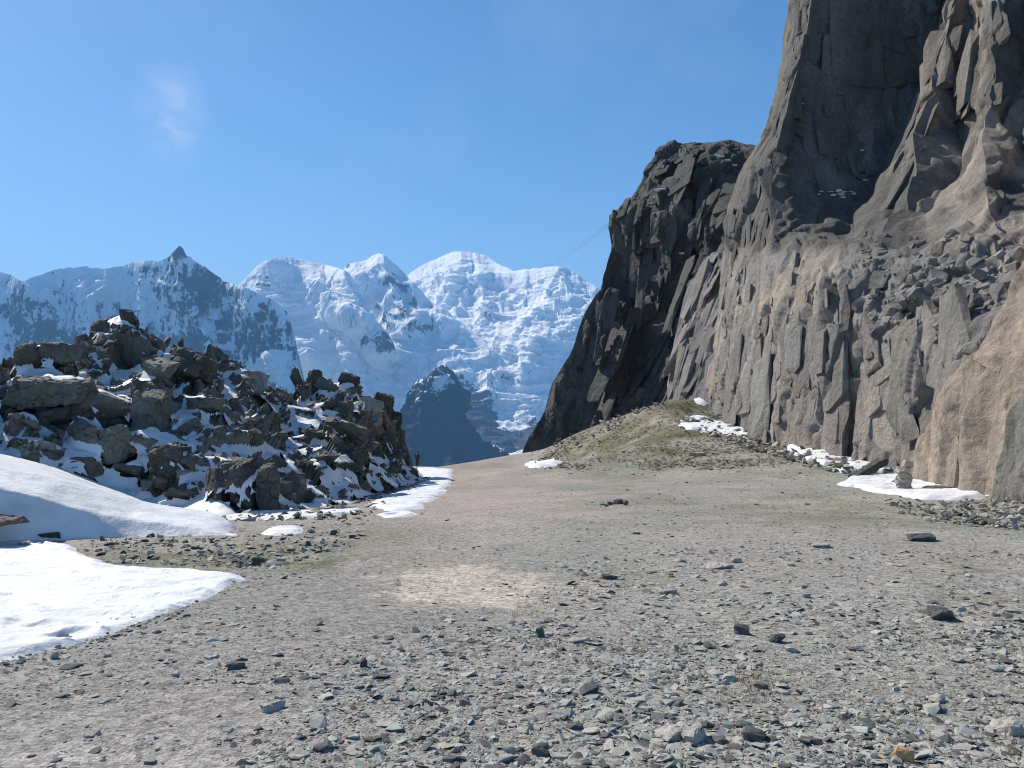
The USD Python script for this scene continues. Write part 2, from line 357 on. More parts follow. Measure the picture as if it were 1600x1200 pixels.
gx_, gy_ = gp[..., 0], gp[..., 1]
pn1, pn2, pn3 = fbm(p3 * 0.5, 5, 21), fbm(p3 * 0.18, 5, 22), fbm(p3 * 2.2, 4, 23)
trackc = -1.2 - 0.03 * (gy_ - 10) - 0.0004 * (gy_ - 10) ** 2
paint((0.31, 0.26, 0.232), np.exp(-((gx_ - trackc - 1.0) / 5.5) ** 2) * sstep(9, 26, gy_) * 0.95)
paint((0.235, 0.215, 0.20), np.exp(-((gx_ + 2.4) / 1.5) ** 2) * (gy_ < 14) * 0.6)
paint((0.205, 0.215, 0.185), sstep(0.0, 0.16, pn2 + 0.02) * 0.75 * sstep(0, 3, gx_ + 1.0))
paint((0.18, 0.165, 0.115), sstep(0.05, 0.17, fbm(p3 * 0.6, 4, 29)) * 0.6 * sstep(0, 3, gx_))
paint((0.235, 0.225, 0.20), sstep(0.02, 0.14, pn1) * 0.5)
paint((0.42, 0.365, 0.305), sstep(0.38, 0.62, blob(745, 915, 165, 36, 1.0) + 0.9 * pn3 + 0.7 * fbm(p3 * 5.0, 3, 24)) * 0.9)
paint((0.40, 0.33, 0.275), sstep(0.4, 0.6, blob(885, 925, 75, 26, 1.0) + 0.9 * pn3 + 0.7 * fbm(p3 * 5.0, 3, 25)) * 0.9 * sstep(-0.1, 0.1, pn3))
paint((0.38, 0.335, 0.29), blob(1140, 1062, 75, 16, 1.4) * 0.8 * sstep(-0.12, 0.06, pn3))
paint((0.34, 0.315, 0.29), blob(1340, 1045, 90, 12, 1.4) * 0.6 * sstep(-0.12, 0.06, pn3))
paint((0.36, 0.34, 0.31), blob(110, 1185, 90, 14, 1.3) * 0.6 + blob(270, 1185, 60, 10, 1.3) * 0.4)
moss = sstep(28, 60, gy_) * sstep(2.0, 7.0, gx_ + 0.03 * (gy_ - 40))
paint((0.125, 0.105, 0.062), moss * sstep(-0.22, 0.12, pn1 + 0.6 * pn3) * 0.92)
paint((0.088, 0.098, 0.042), blob(1000, 690, 150, 30, 1.2) * sstep(-0.08, 0.1, pn1) * 0.7 + blob(1075, 632, 60, 16) * 0.7)
paint((0.24, 0.205, 0.15), blob(930, 672, 60, 22) * 0.4 + blob(1010, 645, 60, 14) * 0.4)
paint((0.14, 0.13, 0.075), (blob(330, 868, 250, 24, 1.3) + blob(560, 838, 120, 16) * 0.7) * sstep(-0.2, 0.08, pn1 + pn3) * 0.9)
paint((0.10, 0.105, 0.045), (blob(430, 880, 130, 12, 1.2)) * sstep(-0.05, 0.1, pn3) * 0.9)
paint((0.165, 0.155, 0.105), (blob(1400, 810, 260, 22, 1.2)) * sstep(-0.15, 0.1, pn1 + pn3) * 0.75)
paint((0.115, 0.13, 0.06), sstep(0.16, 0.24, pn3) * 0.5 * sstep(0, 4, gx_) * (gy_ < 12))
paint((0.115, 0.11, 0.085), sstep(93, 140, gy_))
paint((0.045, 0.055, 0.03), sstep(150, 400, R))
col = col * 0.9 * (1 + 0.35 * fbm(p3 * 0.9, 4, 27) + 0.3 * fbm(p3 * 0.22, 3, 28))[..., None]
ground_v = np.concatenate([gp, gz[..., None]], -1)
obj("ground", (ground_v.reshape(-1, 3), quads(*gz.shape)[:, ::-1]), M["ground"], smooth=True, tint=col.reshape(-1, 3))
tag(stage.GetPrimAtPath("/World/ground"), "grey stony gravel ground sloping down to the edge of the pass", "ground", kind="structure")
from scipy.interpolate import RegularGridInterpolator
_gi = RegularGridInterpolator((rad, ang), gz, bounds_error=False, fill_value=None)


def GD(x, y):
    """Height of the ground as built, with its bumps."""
    x, y = np.asarray(x, float), np.asarray(y, float)
    return _gi(np.stack([np.hypot(x, y), np.arctan2(x, y)], -1))


# ------------------------------------------------------------------ the snow mountains across the valley
def interp_curve(c, u):
    c = np.array(c, float)
    return [np.interp(u, c[:, 0], c[:, k]) for k in range(1, c.shape[1])]


def ridge_field(U, V, lines):
    """Spurs: each is a polyline of pixels with a height towards the viewer and a half width."""
    out = np.zeros(U.shape)
    q = np.stack([U, V], -1)
    for pl, amp, w in lines:
        best = np.full(U.shape, 1e9)
        pl = np.array(pl, float)
        for a, b in zip(pl[:-1], pl[1:]):
            ab = b - a
            t = np.clip(((q - a) @ ab) / (ab @ ab), 0, 1)
            best = np.minimum(best, np.linalg.norm(q - (a + t[..., None] * ab), axis=-1))
        out += amp * np.clip(1 - best / w, 0, None) ** 1.2
    return out


def mountain(name, label, u0, u1, du, nt, sil, base, seed, rough, spurs=(), rocks=(), snows=(), base_snow=0.9, slope_k=1.0, tint=(0.075, 0.073, 0.075), prof=1.0, detail=1.0, big=1.0, step=0.0, jag=1.0):
    """sil: (u, v, depth) of the crest; base: (u, v, depth) of the foot."""
    u = np.arange(u0, u1 + du, du)
    vs, ds = interp_curve(sil, u)
    vb, db = interp_curve(base, u)
    vs = vs + jag * (3.0 * fbm(np.stack([u / 9.0, u * 0, u * 0 + seed], -1), 4, seed) )
    t = np.linspace(0, 1, nt)[:, None]
    V = vs[None] + (vb - vs)[None] * t
    D = ds[None] + (db - ds)[None] * t ** prof
    U = u[None] + jag * 5.0 * fbm(np.stack([u[None] / 60.0 + 0 * V, V / 8.0, 0 * V + seed], -1), 3, seed + 60) * sstep(0, 0.1, t)
    wr = fbm(np.stack([U / 70.0, V / 70.0, 0 * U + seed], -1), 3, seed + 40) * 40
    D = D - ridge_field(U + wr, V + wr[::-1] * 0.6, spurs)
    # back of the mountain
    back = [(30, 60), (200, 260), (900, 1000), (2500, 2600)]
    p = P(U, V, D)
    n = grid_normals(p)
    n[n[..., 1] > 0] *= -1
    taper = 0.2 + 0.8 * sstep(0, 0.12, t)
    q = p / 900.0
    disp = 340 * big * (ridged(q * 0.7, 2, seed) - 0.45) + 130 * big * (ridged(q * np.array([2.2, 2.2, 1.6]), 3, seed + 4) - 0.45) + 26 * detail * (ridged(q * np.array([7.0, 7.0, 4.5]), 4, seed + 9) - 0.45)
    if step:
        qs = p / np.array([700.0, 700.0, 90.0])
        disp = disp + step * (ridged(qs, 3, seed + 77) - 0.45)
    fac, gap, _ = facets(p + 60 * fbm(p / 150, 2, seed)[..., None], 130, seed + 5, (1, 1, 1.7), 0.9)
    fac2, _, _ = facets(p + 120 * fbm(p / 300, 2, seed + 8)[..., None], 330, seed + 6, (1, 1, 1.2), 0.9)
    disp = disp + 24 * fac * np.clip(detail - 0.1, 0, 2) + 44 * fac2 * big
    p2 = p + n * (disp * rough * taper)[..., None]
    n2 = grid_normals(p2)
    n2[n2[..., 2] < 0] *= -1
    snow = base_snow + slope_k * (n2[..., 2] - 0.62) + 0.6 * fbm(p / 260.0, 4, seed + 3)
    for (a, b, ra, rb, s) in rocks:
        snow = snow - s * np.exp(-(((U + wr * 0.5 - a) / ra) ** 2 + ((V + wr * 0.3 - b) / rb) ** 2) ** 1.3)
    for (a, b, ra, rb, s) in snows:
        snow = snow + s * np.exp(-(((U + wr * 0.5 - a) / ra) ** 2 + ((V + wr * 0.3 - b) / rb) ** 2) ** 1.3)
    crest = p2[0]
    rows = [crest + np.array([0, dy, -dz]) for dy, dz in back]
    full = np.concatenate([np.stack(rows[::-1]), p2], 0)
    sn = np.concatenate([np.repeat(snow[:1], len(rows), 0), snow], 0)
    tn = np.ones(sn.shape + (3,)) * np.array(tint) * np.clip(1 + 2.4 * fbm(full / 260.0, 4, seed + 1), 0.25, 3)[..., None]
    obj(name, (full.reshape(-1, 3), quads(*sn.shape)), M["mountain"], snow=np.clip(sn, -0.5, 1.5).ravel(), tint=tn.reshape(-1, 3))
    tag(stage.GetPrimAtPath(f"/World/{name}"), label, "mountain", kind="structure")


mountain("shaded_ridge", "long blue shaded mountain ridge with a small sharp summit tower at the left", -170, 474, 1.5, 150,
         [(-170, 448, 7600), (-60, 430, 7600), (0, 425, 7600), (18, 430, 7600), (38, 441, 7500), (50, 433, 7500), (90, 421, 7500), (130, 417, 7600), (165, 421, 7700), (200, 413, 7700), (232, 407, 7600), (250, 409, 7500), (268, 400, 7450),
          (275, 389, 7400), (280, 384, 7400), (285, 388, 7400), (291, 399, 7400), (300, 404, 7400), (312, 411, 7400), (322, 417, 7300), (337, 430, 7200), (352, 441, 7100), (375, 448, 6950), (400, 456, 6800), (430, 470, 6600), (448, 486, 6500), (460, 520, 6450), (467, 560, 6400), (470, 610, 6350), (474, 740, 6300)],
         [(-170, 770, 6850), (200, 770, 6850), (350, 770, 6650), (474, 775, 6200)], 101, 0.55,
         spurs=[([(283, 388), (300, 470), (330, 560), (360, 640)], 420, 60), ([(160, 420), (150, 500), (120, 600)], 260, 55), ([(40, 440), (60, 520), (40, 620)], 260, 50), ([(380, 450), (410, 540), (450, 620)], 260, 50), ([(225, 410), (215, 480), (235, 560)], 200, 40)],
         rocks=[(300, 440, 40, 40, 0.33), (283, 395, 10, 12, 0.7), (330, 450, 35, 40, 0.24), (60, 500, 50, 60, 0.34), (190, 520, 40, 60, 0.22), (230, 425, 14, 10, 0.45), (380, 540, 60, 70, 0.24), (440, 540, 40, 60, 0.27), (100, 540, 60, 40, 0.3), (300, 560, 70, 60, 0.3)],
         snows=[(150, 430, 40, 10, 0.5), (430, 575, 34, 22, 0.9), (170, 460, 40, 25, 0.3)], base_snow=0.90, slope_k=0.6, prof=1.0, tint=(0.06, 0.06, 0.065), jag=1.6, detail=2.4, big=0.7)
mountain("dome_mountain", "broad snow dome mountain with rocky right spur behind the shaded ridge", 355, 700, 1.4, 150,
         [(355, 480, 8700), (375, 442, 8900), (392, 424, 9000), (405, 412, 9100), (415, 406, 9200), (430, 402, 9300), (450, 402, 9400), (470, 405, 9400), (500, 411, 9300), (530, 420, 9200), (545, 427, 9100), (558, 447, 9000), (568, 468, 8900), (576, 490, 8800), (590, 505, 8700), (604, 520, 8600), (613, 540, 8500), (630, 562, 8300), (660, 590, 8000), (700, 640, 7500)],
         [(355, 760, 7000), (700, 760, 7000)], 211, 0.75,
         spurs=[([(420, 405), (430, 470), (480, 560)], 300, 45), ([(545, 427), (560, 480), (600, 540)], 420, 40), ([(480, 440), (520, 480), (560, 500)], 200, 30)],
         rocks=[(400, 430, 22, 25, 0.5), (575, 485, 14, 22, 0.8), (600, 535, 26, 18, 1.0), (520, 540, 34, 16, 0.75), (560, 530, 30, 16, 0.6), (425, 450, 24, 24, 0.45), (540, 455, 30, 16, 0.2)],
         snows=[(510, 550, 60, 40, 0.1), (440, 465, 25, 12, 0.6), (560, 580, 120, 40, 0.5)], base_snow=1.4, slope_k=0.8, prof=0.85, step=60, detail=0.35, big=0.9)
mountain("pointed_mountain", "pointed snow and rock summit between the two domes", 505, 800, 1.4, 120,
         [(505, 470, 10300), (525, 438, 10400), (540, 418, 10500), (548, 411, 10500), (560, 409, 10500), (575, 407, 10500), (586, 401, 10500), (594, 397, 10500), (601, 401, 10400), (612, 410, 10300), (625, 420, 10200), (640, 434, 10100), (655, 452, 9900), (670, 468, 9800), (690, 482, 9600), (720, 505, 9400), (760, 535, 9000), (800, 580, 8500)],
         [(505, 700, 7500), (800, 700, 7500)], 307, 0.75,
         spurs=[([(594, 397), (610, 440), (640, 500)], 420, 38), ([(560, 409), (575, 450), (600, 500)], 250, 28), ([(645, 440), (660, 480), (690, 510)], 260, 28)],
         rocks=[(545, 415, 14, 12, 0.7), (620, 430, 26, 20, 0.75), (640, 465, 28, 26, 0.6), (600, 404, 8, 8, 0.6), (610, 490, 30, 20, 0.5), (650, 510, 30, 14, 0.6)],
         snows=[(585, 425, 24, 14, 0.4)], base_snow=1.25, slope_k=0.9, prof=0.85, detail=0.7)
mountain("high_snow_mountain", "highest white mountain with rounded summit and broken glaciers falling towards the valley", 590, 1120, 1.3, 250,
         [(590, 470, 12200), (620, 440, 12300), (643, 428, 12400), (662, 417, 12500), (680, 408, 12500), (695, 400, 12600), (708, 396, 12600), (722, 394, 12600), (742, 397, 12600), (758, 402, 12500), (772, 410, 12300), (788, 418, 12000), (803, 425, 11700), (822, 422, 11500), (842, 420, 11400), (862, 418, 11300), (880, 421, 11200), (895, 428, 11100), (915, 438, 11000), (935, 448, 10900), (980, 462, 10800), (1120, 500, 10500)],
         [(590, 765, 6300), (700, 765, 6200), (1120, 765, 6500)], 419, 0.9,
         spurs=[([(803, 425), (770, 480), (740, 540), (720, 590)], 520, 60), ([(720, 394), (715, 430), (690, 470)], 260, 35), ([(862, 418), (850, 460), (800, 530), (770, 600)], 420, 55), ([(930, 446), (900, 490), (850, 540), (820, 600)], 420, 55), ([(745, 400), (760, 430), (760, 470)], 200, 25)],
         rocks=[(682, 520, 14, 12, 1.3), (660, 547, 14, 18, 1.0), (765, 500, 10, 16, 0.7), (840, 490, 30, 14, 0.25), (800, 585, 30, 22, 0.8), (760, 620, 40, 25, 0.6), (730, 440, 20, 14, 0.2), (705, 610, 40, 40, 0.8), (790, 697, 66, 36, 2.0), (748, 655, 30, 30, 1.6), (835, 690, 20, 40, 1.2), (640, 640, 30, 40, 0.5)],
         snows=[(600, 570, 110, 50, 0.3), (780, 680, 40, 60, 0.3)], base_snow=1.5, slope_k=0.7, prof=0.85, step=80, detail=0.32, big=0.9)
mountain("dark_rib", "dark rocky rib dividing the two glacier tongues above the valley", 622, 870, 1.1, 120,
         [(622, 765, 5250), (628, 700, 5350), (631, 645, 5400), (636, 620, 5450), (650, 601, 5600), (668, 589, 5750), (688, 581, 5850), (704, 580, 5850), (714, 588, 5800), (721, 610, 5700), (725, 638, 5600), (735, 660, 5500), (755, 686, 5400), (780, 704, 5300), (808, 719, 5200), (840, 735, 5100), (870, 750, 5050)],
         [(622, 790, 4850), (870, 790, 4650)], 523, 0.75,
         spurs=[([(690, 580), (680, 640), (700, 730)], 220, 40), ([(655, 600), (650, 660), (660, 740)], 120, 22), ([(722, 615), (735, 680), (760, 740)], 120, 24)], snows=[(690, 600, 34, 16, 0.42), (655, 640, 12, 40, 0.2), (640, 630, 10, 26, 0.25), (735, 665, 12, 20, 0.25)], rocks=[(700, 690, 80, 60, 0.5)], base_snow=0.15, slope_k=0.5, tint=(0.03, 0.031, 0.025), detail=3.0, jag=8.0, big=1.0)
# haze of the deep valley air
hz = trimesh.creation.box([36000, 36000, 3860])
hz.apply_translation([0, 9000, -1150 + 1930])
haze_mat = usdkit.material(stage, "/World/Looks/haze", {"v": ("principled_volume", {"color": (0.24, 0.55, 1.0), "density": 0.00005, "anisotropy": 0.0})}, [], volume="v.volume")
obj("haze", hz, haze_mat)
tag(stage.GetPrimAtPath("/World/haze"), "thin blue mountain haze filling the air", "haze", kind="stuff")

# ------------------------------------------------------------------ the rock faces on the right
def hull(points):
    return trimesh.convex.convex_hull(points)


def stone_mesh(r, size, power=0.6, npts=16):
    d = r.normal(size=(npts, 3))
    d /= np.linalg.norm(d, axis=1, keepdims=True)
    d = np.sign(d) * np.abs(d) ** power
    d *= r.uniform(0.75, 1.0, (npts, 1))
    m = hull(d * 0.62 * np.asarray(size))
    return m


def plates(p, n, c, w, count, seed, size, aspect, thick, sink=(-0.3, 0.12), lean=0.08, power=0.45, edge=0.4, rough=0.05, steady=None, away=0.0):
    """Plates and blocks of the same rock lying against the face: crisp edges, cracks between them, small overhangs. w: chance per grid point."""
    r = np.random.default_rng(seed)
    a, b = np.gradient(p, axis=0), np.gradient(p, axis=1)
    area = np.linalg.norm(np.cross(a, b), axis=-1) * w
    pick = r.choice(area.size, count, p=(area / area.sum()).ravel())
    pp, nn, cc = p.reshape(-1, 3)[pick], n.reshape(-1, 3)[pick], c.reshape(-1, 3)[pick]
    cc = 0.45 * cc + 0.55 * (c * w[..., None]).reshape(-1, 3).sum(0) / w.sum()
    vs_, fs_, cs_, k = [], [], [], 0
    for q, (o, m_, col_) in enumerate(zip(pp, nn, cc)):
        m_ = m_ / (np.linalg.norm(m_) + 1e-9)
        if steady is not None:
            m_ = m_ * (1 - steady[1]) + np.asarray(steady[0]) * steady[1]
            m_ /= np.linalg.norm(m_)
        m_ = m_ + r.normal(size=3) * lean
        m_ /= np.linalg.norm(m_)
        up = np.array([r.normal() * lean * 1.5, away + r.normal() * lean, 1.0]); up -= m_ * (up @ m_); up /= np.linalg.norm(up)
        rt = np.cross(m_, up)
        sz = size[0] * (size[1] / size[0]) ** (r.uniform() ** 1.4)
        th = sz * r.uniform(*thick)
        g = stone_mesh(r, (sz, th, sz * r.uniform(*aspect)), power, 15)
        v, f = trimesh.remesh.subdivide_to_size(g.vertices, g.faces, max(edge, sz * 0.22), max_iter=10)
        g = trimesh.Trimesh(v, f, process=True)
        v = np.array(g.vertices)
        v = v + np.array(g.vertex_normals) * (rough * sz * 2 * fbm(v / sz * np.array([3.0, 3.0, 1.5]) + q * 5.3, 3, seed))[:, None]
        v = o + m_ * th * r.uniform(*sink) + v[:, :1] * rt + v[:, 1:2] * m_ + v[:, 2:] * up
        # its own edges stay sharp: every triangle has its own corners
        t_ = v[np.array(g.faces)].reshape(-1, 3)
        vs_.append(t_); fs_.append(np.arange(len(t_)).reshape(-1, 3) + k); k += len(t_)
        cs_.append(np.repeat((col_ * r.uniform(0.82, 1.18) * (1 + r.normal(size=3) * 0.02))[None], len(t_), 0))
    return np.vstack(vs_), np.vstack(fs_), np.vstack(cs_)


def face_obj(name, p, c, extra):
    v, f, cc = [p.reshape(-1, 3)], [quads(*p.shape[:2])], [c.reshape(-1, 3)]
    k = len(v[0])
    for e in extra:
        v.append(e[0]); f.append(e[1] + k); cc.append(e[2]); k += len(e[0])
    obj(name, (np.vstack(v), np.vstack(f)), M["tower" if name == "rock_tower" else "cliff"], tint=np.vstack(cc))


def fine(p):
    """att(cell): how much of a relief of that size the mesh can carry at each point."""
    a = np.linalg.norm(np.gradient(p, axis=0), axis=-1)
    b = np.linalg.norm(np.gradient(p, axis=1), axis=-1)
    sp = gaussian_filter(np.maximum(a, b), 2)
    return lambda cell: np.clip(cell / (2.6 * sp) - 0.25, 0, 1)


def rockface(rows, vstep, ucount, seed, arc=1.0):
    """rows: {v: [(u, depth), ...]} with the same number of knots in each row, so that edges run from row to row."""
    vs = np.array(sorted(rows))
    K = np.array([rows[v] for v in vs], float)                   # row, knot, (u, d)
    V = np.concatenate([np.linspace(a, b, max(int((b - a) / vstep), int(np.median(np.abs(K[r + 1, :, 1] - K[r, :, 1])) / (0.1 * arc))), endpoint=False) for r, (a, b) in enumerate(zip(vs[:-1], vs[1:]))] + [[vs[-1]]])
    nk = K.shape[1]
    X3 = P(K[:, :, 0], np.repeat(vs[:, None], nk, 1), K[:, :, 1])
    inside = (vs > -100) & (vs < 750)
    length = np.linalg.norm(np.diff(X3, axis=1), axis=-1)[inside].mean(0)
    per = np.maximum(np.maximum(np.abs(np.diff(K[:, :, 0], axis=1)).mean(0) / ucount, np.minimum(length / (0.12 * arc), 70)).astype(int), 3)
    s = np.concatenate([np.linspace(k, k + 1, n, endpoint=False) for k, n in enumerate(per)] + [[nk - 1]])
    U = np.stack([np.interp(V, vs, K[:, k, 0]) for k in range(nk)], 1)
    D = np.stack([np.interp(V, vs, K[:, k, 1]) for k in range(nk)], 1)
    wob = fbm(np.stack([np.repeat(V[:, None] / 70.0, nk, 1), np.repeat(np.arange(nk)[None] * 3.7, len(V), 0), np.zeros((len(V), nk))], -1), 2, seed)
    U[:, :-1] += 20 * wob[:, :-1]
    U = np.stack([np.interp(s, np.arange(nk), r) for r in U])
    D = np.stack([np.interp(s, np.arange(nk), r) for r in D])
    VV = np.repeat(V[:, None], U.shape[1], 1)
    p = P(U, VV, D)
    sm = gaussian_filter(p, (14, 10, 0))
    n = grid_normals(sm)
    n[(n * sm).sum(-1) > 0] *= -1
    view = -(sm - [0, 0, EYE]) / np.linalg.norm(sm - [0, 0, EYE], axis=-1, keepdims=True)
    fade = gaussian_filter(0.25 + 0.75 * sstep(0.02, 0.2, (n * view).sum(-1)), 3)
    return U, VV, p, n * fade[..., None]


ROWS = {}
# knots: far edge | end of lit edge strip | end of the dark recess | end of lit rib | end of second recess | end of lit face | frame edge | outside | outside
ROWS[-260] = [(1262, 73), (1300, 66), (1520, 66), (1580, 56), (1600, 55), (1640, 51), (1700, 50), (1800, 43), (1990, 36)]
ROWS[-150] = [(1250, 72), (1285, 65), (1500, 65), (1545, 56), (1570, 54), (1610, 50), (1660, 49), (1780, 42), (1960, 34)]
ROWS[0] = [(1233, 71), (1264, 64), (1472, 64.5), (1492, 54), (1510, 54.2), (1560, 46.5), (1610, 46), (1730, 37), (1930, 29)]
ROWS[100] = [(1220, 70), (1250, 63.5), (1449, 64), (1459, 54), (1505, 54.4), (1556, 46), (1605, 45.5), (1720, 35.5), (1930, 27)]
ROWS[200] = [(1190, 70), (1222, 63), (1405, 63), (1432, 52), (1503, 52.4), (1545, 44), (1602, 43.7), (1720, 33), (1930, 25)]
ROWS[260] = [(1163, 71), (1208, 62), (1380, 61.5), (1429, 48.5), (1504, 48.8), (1540, 41.5), (1602, 41.2), (1720, 31), (1930, 23.5)]
ROWS[330] = [(1143, 72), (1201, 60), (1334, 59), (1400, 45.5), (1441, 45.2), (1546, 37), (1602, 36.5), (1720, 28), (1930, 21)]
ROWS[368] = [(1136, 72), (1204, 57.5), (1318, 55), (1368, 43.5), (1440, 41), (1552, 33.6), (1602, 32.3), (1720, 26), (1930, 19.5)]
ROWS[384] = [(1131, 71.5), (1206, 57), (1312, 46), (1365, 42), (1438, 39.5), (1540, 33.2), (1600, 31.2), (1720, 25), (1930, 18.7)]
ROWS[430] = [(1125, 71), (1205, 55), (1310, 42.5), (1370, 39.5), (1430, 36.5), (1515, 32.5), (1600, 29.3), (1720, 24), (1930, 18)]
ROWS[500] = [(1117, 70), (1200, 53), (1310, 41), (1370, 37), (1425, 34.2), (1510, 29.9), (1600, 26.6), (1720, 22.5), (1930, 17.4)]
ROWS[600] = [(1107, 67), (1195, 51.2), (1300, 41.2), (1370, 36.3), (1420, 33.6), (1500, 28.8), (1600, 25.2), (1720, 21.7), (1930, 17)]
ROWS[660] = [(1106, 65), (1190, 50.5), (1290, 41.3), (1370, 36.1), (1420, 33.4), (1500, 28.3), (1600, 24.6), (1720, 21.2), (1930, 16.8)]
ROWS[830] = [(1100, 65), (1180, 50.5), (1290, 41.1), (1370, 35.9), (1420, 33.2), (1500, 28.0), (1600, 24.2), (1720, 20.9), (1930, 16.6)]
U, VV, p, n = rockface(ROWS, 1.8, 2.3, 7)


def line_u(pts, v):
    a = np.array(pts, float)
    return np.interp(v, a[:, 1], a[:, 0])


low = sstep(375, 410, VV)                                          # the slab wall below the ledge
disp = np.zeros(VV.shape)
# the smooth brown slab standing proud at the right
le = line_u([(1662, 380), (1612, 420), (1541, 540), (1484, 620), (1451, 690), (1440, 760), (1436, 840)], VV) + 5 * fbm(np.stack([VV / 20, VV * 0, VV * 0], -1), 3, 2)
slab = sstep(-3, 9, U - le) * low
inner = sstep(0, 14, U - line_u([(1591, 400), (1588, 470), (1571, 600), (1560, 700), (1553, 800)], VV) + 7 * fbm(np.stack([VV / 26, VV * 0, VV * 0 + 4], -1), 3, 5))
disp += slab * 0.65 - 0.16 * inner * slab
gre = sstep(0, 6, U - line_u([(1680, 600), (1640, 660), (1625, 710), (1606, 790), (1600, 840)], VV))
disp += gre * 0.9 * low
# ribs of the slab wall, its cracks and the shadowed notch
for k, (pl, w, a) in enumerate([([(1250, 380), (1238, 560), (1232, 720)], 7, -0.5), ([(1186, 400), (1180, 560), (1172, 700)], 9, -0.45), ([(1150, 380), (1143, 560), (1140, 700)], 6, -0.6), ([(1300, 500), (1284, 600), (1277, 720)], 7, -0.5),
                                ([(1212, 420), (1208, 560), (1198, 700)], 4, -0.4), ([(1275, 420), (1270, 560), (1262, 720)], 4, -0.3), ([(1350, 520), (1340, 620), (1330, 720)], 9, -0.6), ([(1395, 560), (1385, 640), (1372, 730)], 7, -0.5),
                                ([(1508, 600), (1500, 680), (1490, 770)], 2.6, -0.25), ([(1545, 560), (1538, 660), (1530, 780)], 3, -0.5)]):
    cu = line_u(pl, VV) + 9 * fbm(np.stack([VV / 18, VV * 0, VV * 0 + k], -1), 4, 50 + k)
    inside = sstep(pl[0][1] - 15, pl[0][1] + 15, VV) * (1 - sstep(pl[-1][1] - 10, pl[-1][1] + 30, VV))
    disp += a * np.exp(-((U - cu) / w) ** 2) * inside
    disp += 0.35 * np.where(U > cu, np.exp(-(U - cu) / 22.0), 0) * inside
notch = sstep(1290, 1296, U - (VV - 470) * 0.05) * (1 - sstep(1312, 1324, U - (VV - 470) * 0.25)) * sstep(430, 442, VV) * (1 - sstep(500, 508, VV))
disp -= 1.7 * notch
hole = np.exp(-(((U - 1432) / 17) ** 2 + ((VV - 487) / 15) ** 2) ** 2)
disp -= 1.8 * hole
# strong overhang lips and blocks on the ledge
rub = np.exp(-(((VV - line_u([(1340, 395), (1420, 420), (1500, 430), (1600, 410)], U * 0 + 0) * 0 - (470 - (U - 1340) * 0.19)) / 55.0) ** 2)) * sstep(1330, 1380, U) * (1 - slab)
pw = p + 0.5 * fbm(p / 2.0, 3, 31)[..., None]
at = fine(p)
# slabs: tall plates in the lower wall, broader broken plates above the ledge
f1, g1, i1 = facets(pw, 2.2, 61, (1.0, 1.0, 4.6), 0.55)
f2, g2, i2 = facets(pw, 0.8, 62, (1.0, 1.0, 5.0), 0.6)
h1, k1, _ = facets(pw, 4.2, 66, (1.0, 1.0, 1.7), 0.75)
h2, k2, _ = facets(pw, 1.6, 67, (1.0, 1.0, 1.5), 0.8)
f3, g3, i3 = facets(pw, 0.5, 63, (1.0, 1.0, 1.8), 0.7)
f4, g4, i4 = facets(pw, 1.0, 64, (1.2, 1.2, 0.75), 0.9)
smooth_up = 1 - 0.7 * slab
lo_ = low * (1 - rub)
disp += smooth_up * lo_ * (0.62 * f1 * at(2.2) + 0.24 * f2 * at(0.8) - 0.22 * np.exp(-g1 / 0.03) * at(0.8) - 0.10 * np.exp(-g2 / 0.03) * at(0.6))
disp += (1 - low) * (0.75 * h1 * at(3.0) + 0.34 * h2 * at(1.4) - 0.3 * np.exp(-k1 / 0.012) * at(0.8))
disp += 0.05 * f3 * at(0.5)
disp += slab * (0.22 * (ridged(p * np.array([0.9, 0.9, 0.10]) + 0.3 * fbm(p * 0.6, 2, 75)[..., None], 4, 74) - 0.5) + 0.18 * facets(pw, 1.3, 68, (1, 1, 4.0), 0.5)[0]) * at(0.5)
disp += rub * (0.6 * f4 * at(1.0) + 0.2 * f3 * at(0.5))
disp += 0.3 * (ridged(p * np.array([0.4, 0.4, 0.1]), 3, 71) - 0.5) * smooth_up * at(2.0) + 0.14 * fbm(p * np.array([1.6, 1.6, 0.35]), 4, 72) * at(0.7) + 0.04 * fbm(p * np.array([6, 6, 2.0]), 2, 73) * at(0.25)
disp = gaussian_filter(disp, (0.9, 1.0))
edge = sstep(0, 12, U - U[:, :1])
p = p + n * (disp * (0.35 + 0.65 * edge))[..., None]
# colour
c = np.ones(p.shape) * np.array([0.215, 0.203, 0.185])


def cmix(c, w, k):
    w = np.clip(w, 0, 1)[..., None]
    return c * (1 - w) + np.array(k) * w


vn = fbm(p * np.array([0.35, 0.35, 0.09]), 5, 81)
vn2 = fbm(p * np.array([0.7, 0.7, 0.25]), 5, 82)
c = cmix(c, low * 0.7, (0.285, 0.27, 0.252))
c = cmix(c, low * sstep(-0.02, 0.16, vn), (0.36, 0.312, 0.268))
c = cmix(c, low * sstep(0.02, 0.18, vn2) * 0.7, (0.185, 0.195, 0.19))
c = cmix(c, (1 - low) * 0.8, (0.105, 0.105, 0.102))  # shade of the recess put into the colour of the upper wall
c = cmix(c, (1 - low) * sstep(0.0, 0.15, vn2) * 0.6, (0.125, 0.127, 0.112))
c = cmix(c, (1 - low) * sstep(1395, 1480, U) * sstep(-0.12, 0.1, vn) * 0.85, (0.33, 0.29, 0.25))  # upper right ribs painted lighter, as where the sun strikes them
c = cmix(c, slab * (0.75 + 0.25 * sstep(-0.1, 0.1, vn2)), (0.40, 0.325, 0.265))
c = cmix(c, slab * sstep(0.06, 0.2, vn2) * 0.7, (0.22, 0.205, 0.18))
c = cmix(c, gre * low * 0.85, (0.21, 0.215, 0.20))
c = cmix(c, sstep(1330, 1380, U) * low * (1 - slab) * 0.6, (0.225, 0.22, 0.215))
